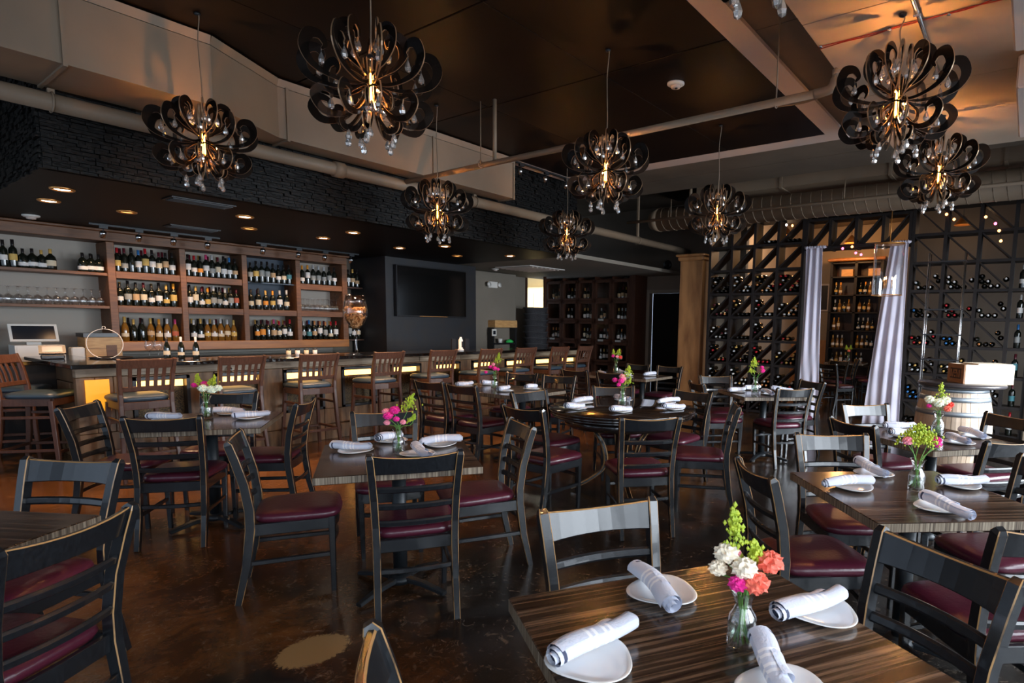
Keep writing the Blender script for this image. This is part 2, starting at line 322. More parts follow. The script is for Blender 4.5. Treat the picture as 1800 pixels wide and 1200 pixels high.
rr = nd('ShaderNodeMapRange'); rr.inputs[3].default_value = 0.05; rr.inputs[4].default_value = 0.30; lk(n2.outputs[0], rr.inputs[0]); lk(rr.outputs[0], b.inputs['Roughness'])
bp = nd('ShaderNodeBump', Strength=0.06, Distance=0.01); lk(n3.outputs[0], bp.inputs['Height']); lk(bp.outputs[0], b.inputs['Normal'])
M['floor'] = fm
struct('floor', MB().bbox((-10.2, -2.3, -0.1), (2.8, 15.6, 0)), 'floor')
struct('ceiling', MB().bbox((-10.2, -2.3, ZC), (2.8, 15.6, ZC + 0.1)), 'ceiling')
# bar side wall, in two planes
struct('wall_left', MB().bbox((-9.9, -2.3, 0), (-9.62, 10.3, ZC)), 'wall')
struct('wall_left_far', MB().bbox((-9.62, 8.0, 0), (-9.2, 9.55, 2.55)), 'wall')
# far wall with the kitchen pass and the dark doorway
Yw = 11.2
w = MB()
w.bbox((-9.45, Yw, 0), (-7.0, Yw + 0.12, ZC))
w.bbox((-7.0, Yw, 0), (-6.76, Yw + 0.12, ZC)); w.bbox((-6.76, Yw, 2.20), (-5.95, Yw + 0.12, ZC)); w.bbox((-5.95, Yw, 0), (-4.6, Yw + 0.12, ZC))
struct('wall_back', w, 'wall_dark')
struct('wall_kitchen_pass', MB().bbox((-9.9, 10.3, 0), (-9.02, 10.36, 1.45)).bbox((-9.9, 10.3, 2.58), (-9.02, 10.36, ZC)).bbox((-9.06, 10.3, 1.45), (-9.02, 10.36, 2.58)).bbox((-9.9, 10.3, 1.45), (-9.60, 10.36, 2.58)), 'cabinet')
struct('wall_kitchen_right', MB().bbox((-9.47, 11.2, 0), (-9.45, 13.0, ZC)), 'far_wall')
struct('wall_back_upper', MB().bbox((-4.75, 10.4, 3.32), (2.8, 10.5, ZC)), 'soffit_black')
struct('door_1', MB().bbox((-6.76, Yw + 0.13, 0), (-5.95, Yw + 0.17, 2.2)), 'soffit_black')
struct('trim_1', MB().bbox((-6.83, Yw - 0.03, 0), (-6.76, Yw, 2.27)).bbox((-5.95, Yw - 0.03, 0), (-5.88, Yw, 2.27)).bbox((-6.76, Yw - 0.03, 2.2), (-5.95, Yw, 2.27)), 'wall')
# private dining room behind the lattice
struct('wall_far', MB().bbox((-5.0, 15.5, 1.22), (2.8, 15.6, ZC)), 'far_wall')
struct('trim_2', MB().bbox((-5.0, 15.44, 0), (2.8, 15.6, 1.22)), 'wainscot')
struct('wall_private_right', MB().bbox((-2.2, 14.2, 0), (2.8, 14.3, ZC)), 'wall_dark')
struct('wall_private_left', MB().bbox((-5.1, 10.7, 0), (-5.0, 15.6, ZC)), 'far_wall')
# window walls to the right of and behind the camera
def window_wall(a0, a1, fixed, n, axis, idx):
    st = MB(); L = (a1 - a0) / n
    def bb(u0, u1, z0, z1, mb, t0=0.0, t1=0.12):
        if axis == 'Y': mb.bbox((fixed + t0, u0, z0), (fixed + t1, u1, z1))
        else: mb.bbox((u0, fixed - t1, z0), (u1, fixed - t0, z1))
    bb(a0, a1, 0, 0.42, st); bb(a0, a1, 2.9, ZC, st)
    for i in range(n + 1): bb(a0 + i * L - 0.12, a0 + i * L + 0.12, 0.42, 2.9, st)
    struct('wall_right' if axis == 'Y' else 'wall_front', st, 'wall')
    for i in range(n):
        fr = MB(); u0, u1 = a0 + i * L + 0.12, a0 + (i + 1) * L - 0.12
        bb(u0, u0 + 0.06, 0.42, 2.9, fr, 0.02, 0.08); bb(u1 - 0.06, u1, 0.42, 2.9, fr, 0.02, 0.08); bb(u0, u1, 0.42, 0.48, fr, 0.02, 0.08); bb(u0, u1, 2.84, 2.9, fr, 0.02, 0.08)
        wn = struct('window_%d' % (idx + i), fr, 'window_frame')
        g = MB(); bb(u0 + 0.06, u1 - 0.06, 0.48, 2.84, g, 0.045, 0.055); g.build('pane', 'thin_glass', wn)
window_wall(-2.2, 15.4, 2.7, 6, 'Y', 1)
window_wall(-9.4, 2.6, -2.2, 4, 'X', 7)

# dropped dark ceiling of rectangular panels inside a pale frame
drop = tag(MB().bbox((-5.56, 0.2, 3.64), (-1.97, 6.84, 3.9)).build('ceiling_dropped', 'soffit_black'), kind='structure')
XS = (-5.56, -4.47, -3.09, -1.97); YS = (0.2, 1.5, 2.886, 4.25, 5.6, 6.84)
for i in range(3):
    for j in range(5):
        g = 0.006
        MB().cbox(((XS[i] + XS[i + 1]) / 2, (YS[j] + YS[j + 1]) / 2, 3.62), (XS[i + 1] - XS[i] - g, YS[j + 1] - YS[j] - g * 2.2, 0.04), 0.003).build('ceiling_panel', 'panel_brown', drop)
struct('trim_3', MB().bbox((-1.97, -1.9, 3.6), (-1.78, 7.1, 3.66)).bbox((-5.56, 6.84, 3.6), (-1.97, 7.1, 3.66)).bbox((-5.75, 0.2, 3.6), (-5.56, 7.1, 3.66)), 'trim_pale')
# tan bulkhead to the right, made of slabs with open joints
bk = MB()
ys = [-1.9, -0.3, 1.1, 2.42, 3.63, 4.96, 6.83]
for j in range(6): bk.bbox((-1.21, ys[j] + 0.004, 3.25), (2.6, ys[j + 1] - 0.004, 3.98))
struct('ceiling_bulkhead', bk, 'bulkhead')
struct('ceiling_slab', MB().bbox((-5.7, 7.1, 3.63), (2.7, 7.78, 3.98)).bbox((-5.7, 7.79, 3.63), (2.7, 8.5, 3.98)).bbox((-1.78, -1.9, 3.63), (-1.212, 1.5, 3.98)).bbox((-1.78, 1.51, 3.63), (-1.212, 4.3, 3.98)).bbox((-1.78, 4.31, 3.63), (-1.212, 7.09, 3.98)), 'slab_olive')
struct('ceiling_black_recess', MB().bbox((-5.7, 8.52, 3.9), (2.7, 10.4, ZC - 0.002)), 'soffit_black')
t = thing('upper_duct', (0, 0, 0), 0, 'tan rectangular duct running just above the spiral duct', 'duct')
MB().bbox((-4.6, 9.0, 3.60), (2.6, 9.5, 3.84)).build('duct_body', 'duct_paint', t)
for x in (-3.2, -1.7, -0.4): MB().bbox((x - 0.02, 8.985, 3.585), (x + 0.02, 9.515, 3.855)).build('joint_band', 'duct_paint', t)
# bar soffit with stacked-slate fascia
struct('ceiling_soffit', MB().bbox((-9.62, 1.21, 2.55), (-5.86, 7.35, 2.62)), 'soffit_black')
fa = MB(); random.seed(3)
for (ax, a0, a1, fx) in (('Y', 1.2, 7.4, -5.84), ('X', -9.6, -5.84, 1.2)):
    z = 2.55
    while z < 3.96:
        h = random.uniform(0.020, 0.034); u = a0
        while u < a1 - 1e-3:
            L = min(random.uniform(0.035, 0.12), a1 - u); t = random.uniform(0.0, 0.024)
            if ax == 'Y': fa.bbox((fx - 0.06, u, z), (fx + t, u + L - 0.003, min(z + h - 0.003, ZC)))
            else: fa.bbox((u, fx + 0.06, z), (u + L - 0.003, fx - t, min(z + h - 0.003, ZC)))
            u += L
        z += h
struct('wall_bar_fascia', fa, 'fascia')
struct('ceiling_lower_lobby', MB().bbox((-9.6, 7.37, 2.56), (-5.95, 11.2, 2.62)), 'wall')
lv = thing('ceiling_vent', (-7.9, 8.6, 2.545), 0, 'pale square ceiling vent past the bar soffit, near the emergency light', 'vent')
MB().bbox((-0.45, -0.5, 0), (0.45, 0.5, 0.012)).build('frame', 'white_plastic', lv)
for k in range(7): MB().box((0, -0.36 + k * 0.12, -0.012), (0.8, 0.05, 0.012)).build('slat', 'trim_pale', lv)
# kitchen seen through the pass
kt = MB().bbox((-14.2, 12.9, 0.0), (-9.47, 13.0, 3.6)); struct('wall_kitchen', kt, mat('kitchen_wall', (0.75, 0.62, 0.36), 0.6))
struct('ceiling_kitchen', MB().bbox((-14.2, 10.37, 3.0), (-9.47, 13.0, 3.05)), mat('kitchen_ceiling', (0.7, 0.55, 0.32), 0.6))
kl = thing('fluorescent_light', (-11.2, 12.0, 2.95), 0, 'bright fluorescent tube glowing in the kitchen pass window', 'light')
MB().bbox((-0.9, -0.08, -0.03), (0.9, 0.08, 0.0)).build('tube', mat('fluorescent', (1, 1, 1), 0.5, emit=(1, 0.93, 0.75), es=8), kl)
MB().bbox((-0.95, -0.12, 0.0), (0.95, 0.12, 0.05)).build('housing', 'white_plastic', kl)
kc = thing('kitchen_cabinet', (-11.7, 12.7, 2.35), 0, 'pale yellow wall cabinet inside the lit kitchen', 'cabinet')
MB().bbox((-0.9, -0.15, -1.1), (0.9, 0.18, 0.16)).build('body', mat('kitchen_cabinet_paint', (0.78, 0.66, 0.42), 0.5), kc)
for k in range(3): MB().bbox((-0.88 + k * 0.6, -0.17, -1.08), (-0.30 + k * 0.6, -0.15, 0.0)).build('door', mat('kitchen_door_paint', (0.82, 0.70, 0.45), 0.5), kc)
area('kitchen_light', (-11.3, 12.1, 2.6), (0, 0.2, -1), 1.5, 0.6, 26, (1, 0.78, 0.42))

# ------------------------------------------------------------------ ducts and pipes
d = MB()
pts = [(-5.12, -1.0), (-5.12, 2.05), (-5.50, 2.72), (-5.50, 5.68)]
lft = [(-5.74, -1.0), (-5.74, 2.05), (-5.76, 2.72), (-5.76, 5.68)]
vs = [V((x, y, z)) for z in (3.09, 3.52) for (x, y) in pts + lft[::-1]]
n = 8; d.add(vs, [tuple(reversed(range(8))), tuple(range(8, 16))] + [(j, (j + 1) % 8, 8 + (j + 1) % 8, 8 + j) for j in range(8)])
du = thing('air_duct', (0, 0, 0), 0, 'taupe rectangular air duct running over the bar front, with a jog', 'duct')
dd = d.build('duct_body', 'duct_paint', du)
fl = MB()
for (p, q) in ((pts[0], pts[1]), (pts[1], pts[2]), (pts[2], pts[3])):
    a = V((*p, 0)); bq = V((*q, 0)); t = (bq - a).normalized(); nrm = V((t.y, -t.x, 0))
    fl.add([a + V((0, 0, 3.525)), bq + V((0, 0, 3.525)), bq - nrm * 0.16 + V((0, 0, 3.525)), a - nrm * 0.16 + V((0, 0, 3.525)), a + V((0, 0, 3.585)) + nrm * 0.02, bq + V((0, 0, 3.585)) + nrm * 0.02, bq - nrm * 0.16 + V((0, 0, 3.585)), a - nrm * 0.16 + V((0, 0, 3.585))],
           [(0, 3, 2, 1), (4, 5, 6, 7), (0, 1, 5, 4), (1, 2, 6, 5), (2, 3, 7, 6), (3, 0, 4, 7)])
fl.build('top_flange', 'duct_paint', du)
for y in (1.2, 2.8, 4.4, 5.66):
    MB().bbox((-5.77 if y > 2.7 else -5.75, y - 0.012, 3.075), (-5.485 if y > 2.7 else -5.105, y + 0.012, 3.53)).build('joint_band', 'duct_paint', du)
mp_ = thing('drain_pipe', (0, 0, 0), 0, 'thick taupe drain pipe along the slate fascia, left of the duct', 'pipe')
MB().tube([(-5.72, -1.5, 2.99), (-5.72, 10.9, 2.99)], 0.062, 14).build('pipe', 'duct_paint', mp_)
for y in (3.4, 7.6): MB().tube([(-5.72, y - 0.05, 2.99), (-5.72, y + 0.05, 2.99)], 0.078, 14).build('coupling', 'duct_paint', mp_)
for y in (1.25, 5.2, 9.0): MB().bbox((-5.735, y - 0.02, 3.04), (-5.705, y + 0.02, 3.99 if y > 6 else 3.08)).tube([(-5.72 + 0.07 * cos(t), y, 2.99 + 0.07 * sin(t)) for t in [2 * pi * i / 12 for i in range(12)]], 0.008, 4, closed=True).build('hanger', 'duct_paint', mp_)
sp = thing('sprinkler_pipe', (0, 0, 0), 0, 'thin taupe sprinkler pipe crossing under the dark ceiling panels', 'pipe')
MB().tube([(-5.66, 4.16, 3.02), (-1.22, 4.08, 3.02)], 0.027, 10).build('pipe', 'duct_paint', sp)
MB().tube(spline([(-1.26, 4.08, 3.02), (-1.16, 4.08, 3.03), (-1.13, 4.08, 3.09), (-1.13, 4.08, 3.14), (-1.13, 4.08, 3.25)]), [0.030] * 12 + [0.024] * 13, 10).build('elbow', 'duct_paint', sp)
MB().tube([(-4.27, 4.14, 3.02), (-4.27, 4.14, 3.6)], 0.019, 8).build('riser', 'duct_paint', sp)
for x in (-4.42, -1.52): MB().tube([(x, 4.10, 3.02), (x, 4.10, 3.60)], 0.0055, 6).tube([(x, 4.10 + 0.032 * cos(t), 3.02 + 0.032 * sin(t)) for t in [2 * pi * i / 10 for i in range(10)]], 0.005, 4, closed=True).build('hanger_rod', 'duct_paint', sp)
sp2 = thing('conduit_pipe', (0, 0, 0), 0, 'long thin pipe under the spiral duct at the back of the room', 'pipe')
MB().tube([(-5.75, 8.7, 3.25), (2.5, 8.7, 3.25)], 0.024, 8).build('pipe', 'duct_paint', sp2)
for x in (-4.9, -2.2, -0.9): MB().tube([(x, 8.7, 3.25), (x, 8.7, 3.55)], 0.006, 6).build('hanger_rod', 'duct_paint', sp2)
MB().tube([(-4.55, 8.7, 3.25), (-4.55, 8.7, 3.86)], 0.026, 8).build('riser', 'duct_paint', sp2)
# spiral duct: tube with raised helical seam
sd = thing('spiral_duct', (0, 9.3, 3.36), 0, 'round taupe spiral duct hanging in front of the wine rack', 'duct')
MB().tube([(-5.45, 0, 0), (2.6, 0, 0)], 0.195, 28).build('duct_body', 'duct_paint', sd)
h = []
for i in range(int(8.0 / 0.15) * 14):
    t = i / 14; h.append((-5.4 + t * 0.15, 0.197 * cos(2 * pi * t), 0.197 * sin(2 * pi * t)))
MB().tube(h, 0.0055, 4).build('spiral_seam', 'duct_paint', sd)
MB().tube([(-5.62, 0, 0), (-5.44, 0, 0)], [0.15, 0.205], 24).build('end_cap', 'duct_paint', sd)
cp = thing('steel_conduit', (0, 0, 0), 0, 'grey diagonal steel conduit pole behind the upper right chandelier', 'pipe')
MB().tube([(-0.637, 3.4, 3.232), (-0.637, 4.1, 3.232), (-0.635, 4.74, 3.232)], 0.013, 8).build('pipe', 'chrome', cp)
for y in (3.8, 4.4): MB().bbox((-0.657, y - 0.012, 3.218), (-0.617, y + 0.012, 3.25)).build('clip', 'chrome', cp)
cr = thing('bent_conduit', (0, 0, 0), 0, 'thin bent conduit crossing the pale frame corner of the dropped ceiling', 'pipe')
MB().tube(spline([(-2.12, 5.75, 3.60), (-1.85, 5.7, 3.57), (-1.62, 5.55, 3.54), (-1.4, 5.25, 3.45), (-1.22, 4.9, 3.30)]), 0.012, 6).build('pipe', 'duct_paint', cr)
rw = thing('red_wire', (0, 0, 0), 0, 'red wire pair stapled across the tan ceiling above the right chandelier', 'wire')
random.seed(5)
for q in range(2):
    P = [(-1.205 + i * 0.16, 3.93 + q * 0.018 + random.uniform(-0.025, 0.025) - i * 0.004, 3.243) for i in range(8)]
    MB().tube(spline(P, 4), 0.0035, 4).build('wire', mat('red_wire_plastic', (0.35, 0.03, 0.015), 0.4), rw)
for x in (-1.19, -0.80, -0.5): MB().lathe([(0.010, 0), (0.010, 0.014), (0.004, 0.018)], 8, (x, 3.93, 3.232)).build('staple', 'chrome', rw)
for y, lb in ((3.45, 'nearer'), (5.19, 'farther')):
    t = thing('ceiling_heater', (0.16, y, 3.10), 0, lb + ' of two boxy ceiling units at the top right edge', 'ceiling unit')
    MB().cbox((0, 0, 0), (0.7, 1.16, 0.20), 0.01).build('housing', 'trim_pale', t)
    MB().bbox((-0.354, -0.56, -0.02), (-0.350, 0.56, 0.09)).build('front_grille', 'shelf_wood', t)
    MB().box((0, 0, 0.125), (0.3, 0.2, 0.05)).build('bracket', 'trim_pale', t)

# ================================================================== CHAIRS, STOOLS, TABLES
def arc_pts(hw, bow, z, y0, n=7, tilt=0.0):
    return [(hw * t, y0 - bow * (1 - t * t), z) for t in [-1 + 2 * i / (n - 1) for i in range(n)]]
def cushion(w_f, w_b, y0, y1, z0, h, mats_name, m=0):
    mb = MB(); out = []
    def outline(k, e):
        P = []; N = 28
        for i in range(N):
            t = 2 * pi * i / N; cx, sy = cos(t), sin(t); p = 0.36
            ux = (abs(cx) ** p) * (1 if cx > 0 else -1); uy = (abs(sy) ** p) * (1 if sy > 0 else -1)
            y = (y0 + y1) / 2 + uy * ((y1 - y0) / 2 - e)
            f = (y - y0) / (y1 - y0); w = (w_b + (w_f - w_b) * f) / 2
            P.append((ux * (w - e), y + (0.018 * (1 - ux * ux) if uy > 0.5 else 0), k))
        return [V(q) for q in P]
    rs = [outline(z0, 0.010), outline(z0 + h * 0.35, 0.0), outline(z0 + h * 0.7, 0.006), outline(z0 + h * 0.93, 0.028), outline(z0 + h, 0.075)]
    return mb.rings(rs, m, sm=True)
def make_chair():
    t = thing('dining_chair')
    ps = sec(0.036, 0.044, 0.0032)
    for s in (-1, 1):
        path = [(s * 0.188, -0.035, 0.0), (s * 0.187, 0.010, 0.20), (s * 0.187, 0.035, 0.40), (s * 0.189, 0.036, 0.50), (s * 0.194, 0.018, 0.64), (s * 0.203, -0.018, 0.78), (s * 0.209, -0.042, 0.86), (s * 0.210, -0.050, 0.875)]
        MB().sweep(path, ps, (1, 0, 0), [(0.85, 0.75), (0.95, 0.95), (1, 1.05), (1, 1.05), (1, 1), (1, 0.95), (1, 0.9), (0.7, 0.5)], em=WE).build('back_post', ['black_wood', 'worn_edge'], t)
        MB().sweep([(s * 0.175, 0.425, 0.0), (s * 0.183, 0.425, 0.43)], sec(0.036, 0.036, 0.005), (1, 0, 0), [0.72, 1.0], em=[0] * 8).build('leg', ['black_wood', 'worn_edge'], t)
    rail = [V((x, y, z)) for x, y, z in arc_pts(0.200, 0.030, 0.817, -0.026, 9)]
    rs = []
    for i, p in enumerate(rail):
        q = -1 + 2 * i / 8; sag = 0.014 * (1 - q * q); lo = 0.008 * (1 - q * q)
        up = V((0, -0.32, 1)).normalized()
        top = p + up * (0.054 - sag); bot = p - up * (0.050 - lo * 0.5); dy = V((0, 0.010, 0))
        rs.append([bot - dy * 0.6, bot + dy * 0.6, bot + dy + up * 0.004, top + dy - up * 0.004, top + dy * 0.6, top - dy * 0.6, top - dy - up * 0.004, bot - dy + up * 0.004])
    mb = MB(); n = 8; vs = [q for r in rs for q in r]; fs = []; ms = []
    for i in range(8):
        for j in range(n):
            k = (j + 1) % n; fs.append((i * n + j, i * n + k, (i + 1) * n + k, (i + 1) * n + j)); ms.append([0, 0, 0, 1, 0, 1, 0, 0][j])
    mb.add(vs, fs, ms); mb.build('top_rail', ['black_wood', 'worn_edge'], t)
    for z, y in ((0.690, 0.004), (0.602, 0.020), (0.515, 0.030)):
        MB().sweep(arc_pts(0.196, 0.028, z, y, 9), sec(0.034, 0.019, 0.007), (0, -0.25, 1), em=[0] * 8).build('slat', ['black_wood', 'worn_edge'], t)
    cushion(0.445, 0.385, 0.045, 0.465, 0.425, 0.055, 0).build('seat', 'burgundy', t)
    ap = MB()
    for pth in ([(-0.18, 0.43, 0.395), (-0.09, 0.449, 0.395), (0, 0.455, 0.395), (0.09, 0.449, 0.395), (0.18, 0.43, 0.395)], [(-0.186, 0.05, 0.395), (-0.186, 0.42, 0.395)], [(0.186, 0.05, 0.395), (0.186, 0.42, 0.395)], [(-0.18, 0.042, 0.395), (0, 0.034, 0.395), (0.18, 0.042, 0.395)]):
        ap.sweep(pth, sec(0.064, 0.022, 0.003), (0, 0, 1))
    ap.build('apron', 'black_wood', t)
    MB().sweep(arc_pts(0.182, -0.03, 0.285, 0.42, 7), sec(0.026, 0.018, 0.004), (0, 0, 1)).build('stretcher', 'black_wood', t)
    MB().sweep(arc_pts(0.186, 0.022, 0.275, 0.020, 7), sec(0.026, 0.018, 0.004), (0, 0, 1)).build('stretcher', 'black_wood', t)
    for s in (-1, 1): MB().sweep([(s * 0.186, 0.015, 0.215), (s * 0.180, 0.42, 0.215)], sec(0.026, 0.018, 0.004), (0, 0, 1)).build('stretcher', 'black_wood', t)
    return Proto(t)
CH = make_chair()
def chair(x, y, fwd, label, group=None):
    o = CH.place((x, y, 0), radians(fwd - 90), label, 'chair', group); return o
def make_stool():
    t = thing('bar_stool'); W_ = 'walnut'
    for s in (-1, 1):
        path = [(s * 0.222, -0.045, 0.0), (s * 0.205, 0.005, 0.35), (s * 0.195, 0.030, 0.70), (s * 0.196, 0.028, 0.80), (s * 0.203, -0.008, 0.98), (s * 0.212, -0.055, 1.12)]
        MB().sweep(path, sec(0.034, 0.044, 0.005), (1, 0, 0), [(0.9, 0.85), 1, 1.05, 1, 0.95, 0.8]).build('back_post', W_, t)
        MB().sweep([(s * 0.220, 0.47, 0.0), (s * 0.185, 0.42, 0.70)], sec(0.040, 0.040, 0.005), (1, 0, 0), [0.8, 1.0]).build('leg', W_, t)
    MB().sweep(arc_pts(0.205, 0.035, 1.075, -0.035, 9), sec(0.085, 0.020, 0.005), (0, -0.35, 1)).build('top_rail', W_, t)
    MB().sweep(arc_pts(0.192, 0.025, 0.845, 0.022, 9), sec(0.045, 0.020, 0.005), (0, -0.2, 1)).build('lower_rail', W_, t)
    for k in range(5):
        x = -0.125 + k * 0.0625; q = 1 - (x / 0.2) ** 2
        MB().sweep([(x, 0.018 - 0.025 * q, 0.85), (x * 1.02, 0.004 - 0.030 * q, 0.95), (x * 1.05, -0.030 - 0.035 * q, 1.06)], sec(0.030, 0.010, 0.002), (1, 0, 0)).build('slat', W_, t)
    cushion(0.46, 0.40, 0.035, 0.46, 0.725, 0.055, 0).build('seat', 'slate_vinyl', t)
    ap = MB()
    for pth in ([(-0.18, 0.43, 0.69), (0, 0.45, 0.69), (0.18, 0.43, 0.69)], [(-0.19, 0.04, 0.69), (-0.186, 0.42, 0.69)], [(0.19, 0.04, 0.69), (0.186, 0.42, 0.69)], [(-0.18, 0.03, 0.69), (0, 0.0, 0.69), (0.18, 0.03, 0.69)]):
        ap.sweep(pth, sec(0.070, 0.022, 0.003), (0, 0, 1))
    ap.build('apron', W_, t)
    for z in (0.55, 0.24):
        e = (0.70 - z) / 0.70
        for s in (-1, 1): MB().sweep([(s * (0.195 + 0.022 * e), 0.025 - 0.06 * e, z), (s * (0.185 + 0.035 * e), 0.42 + 0.05 * e, z)], sec(0.028, 0.018, 0.004), (0, 0, 1)).build('stretcher', W_, t)
    for z, y, b_ in ((0.50, 0.435, -0.05), (0.22, 0.45, -0.02), (0.24, -0.008, 0.0)):
        MB().sweep(arc_pts(0.20, b_, z, y, 7), sec(0.030, 0.020, 0.004), (0, 0, 1)).build('stretcher', W_, t)
    return Proto(t)
ST = make_stool()
ord_ = ['nearest', 'second', 'third', 'fourth', 'fifth', 'sixth', 'seventh', 'eighth', 'ninth', 'last']
# (Y, twist)
for i, (y, tw) in enumerate(((1.93, 0), (2.72, 2), (3.55, -2), (4.42, 3), (5.30, 0), (6.15, 3), (6.95, -2), (7.75, 0), (8.50, 4))):
    ST.place((-6.50 + (0.04 if i % 2 else 0), y, 0), radians(90 + tw), 'brown bar stool with blue-grey seat, %s along the bar from its left corner' % (ord_[i] if i else 'first'), 'stool', 'bar stools along the bar front')
ST.place((-7.72, 1.22, 0), radians(50 - 90), 'brown bar stool at the bar corner, nearest the left edge', 'stool', 'bar stools at the end of the bar')
ST.place((-8.42, 1.16, 0), radians(58 - 90), 'brown bar stool half hidden behind another at the left end of the bar', 'stool', 'bar stools at the end of the bar')

def make_table(L, Wd, legs, flip=False):
    t = thing('dining_table')
    mb = MB().cbox((0, 0, 0.74), (L, Wd, 0.04), 0.003)
    mb.m = [1 if i % 1 == 0 and 8 <= i < 16 else q for i, q in enumerate(mb.m)]
    mb.build('tabletop', ['laminate', 'lam_edge'], t)
    for lx in legs:
        MB().lathe([(0.038, 0.03), (0.038, 0.70)], 16, (lx, 0, 0)).build('column', 'iron', t)
        MB().lathe([(0.07, 0.03), (0.07, 0.055), (0.045, 0.075)], 16, (lx, 0, 0)).build('base_hub', 'iron', t)
        for k in range(4):
            a = pi / 4 + k * pi / 2; MB().sweep([(lx, 0, 0.052), (lx + 0.16 * cos(a), 0.16 * sin(a), 0.045), (lx + 0.31 * cos(a), 0.31 * sin(a), 0.018)], sec(0.05, 0.03, 0.006), (-sin(a), cos(a), 0), [1, 0.9, 0.7]).build('foot', 'iron', t)
        MB().box((lx, 0, 0.710), (0.40, 0.05, 0.018)).box((lx, 0, 0.7105), (0.05, 0.40, 0.017)).build('top_plate', 'iron', t)
    return Proto(t)
TB = make_table(0.80, 0.80, (0,))
def tab(x, y, ang, label): return TB.place((x, y, 0), radians(ang), label, 'table')
TPOS = {'T1': (-0.537, 1.236, 58.7), 'T2': (-0.382, 2.986, 42), 'T8': (-0.49, 4.69, 52), 'T3': (-2.79, 1.965, 57), 'TL': (-4.744, 1.776, 54), 'TZ': (-2.886, 0.10, 31.5), 'T6': (-2.40, 6.54, 45)}
tab(*TPOS['T1'], 'square striped laminate table nearest the camera, bottom right')
tab(*TPOS['T2'], 'square striped laminate table at the right, directly behind the nearest table')
tab(*TPOS['T8'], 'square dark laminate table in front of the wine barrel')
tab(*TPOS['T3'], 'square striped laminate table left of centre with pink flowers')
tab(*TPOS['TL'], 'square laminate table at the left, close to the bar corner stools')
tab(*TPOS['TZ'], 'square table cut off by the left edge of the picture, without plates')
tab(*TPOS['T6'], 'square table in front of the lattice rack, left of the white curtain')
TR4 = make_table(1.30, 0.80, (-0.36, 0.36))
TR4.place((-4.81, 4.72, 0), radians(1), 'long rectangular table beside the middle bar stools', 'table')
TR4.place((-4.90, 7.35, 0), radians(2), 'long rectangular table farthest back, before the wine cabinet', 'table')
rt = thing('round_table', (-2.95, 4.445, 0), 0, 'large round glossy black table in the middle of the room', 'table')
MB().lathe([(0.60, 0.685), (0.635, 0.69), (0.64, 0.70), (0.63, 0.705), (0.65, 0.712), (0.655, 0.722), (0.645, 0.728), (0.662, 0.736), (0.665, 0.752), (0.655, 0.76), (0, 0.76)], 56).build('tabletop', 'table_black', rt)
MB().lathe([(0.50, 0.60), (0.52, 0.61), (0.52, 0.684)], 40).build('apron', 'table_black', rt)
MB().lathe([(0.10, 0.10), (0.11, 0.16), (0.06, 0.2), (0.05, 0.5), (0.09, 0.56), (0.14, 0.6)], 20).build('pedestal', 'table_black', rt)
for k in range(4):
    a = pi / 4 + k * pi / 2
    P = spline([(0.30 * cos(a), 0.30 * sin(a), 0.61), (0.17 * cos(a), 0.17 * sin(a), 0.42), (0.15 * cos(a), 0.15 * sin(a), 0.22), (0.30 * cos(a), 0.30 * sin(a), 0.09), (0.46 * cos(a), 0.46 * sin(a), 0.025)], 5)
    MB().sweep(P, sec(0.05, 0.035, 0.008), (-sin(a), cos(a), 0), [1.1] * 10 + [0.9] * 11, em=WE).build('leg', ['table_black', 'worn_edge'], rt)
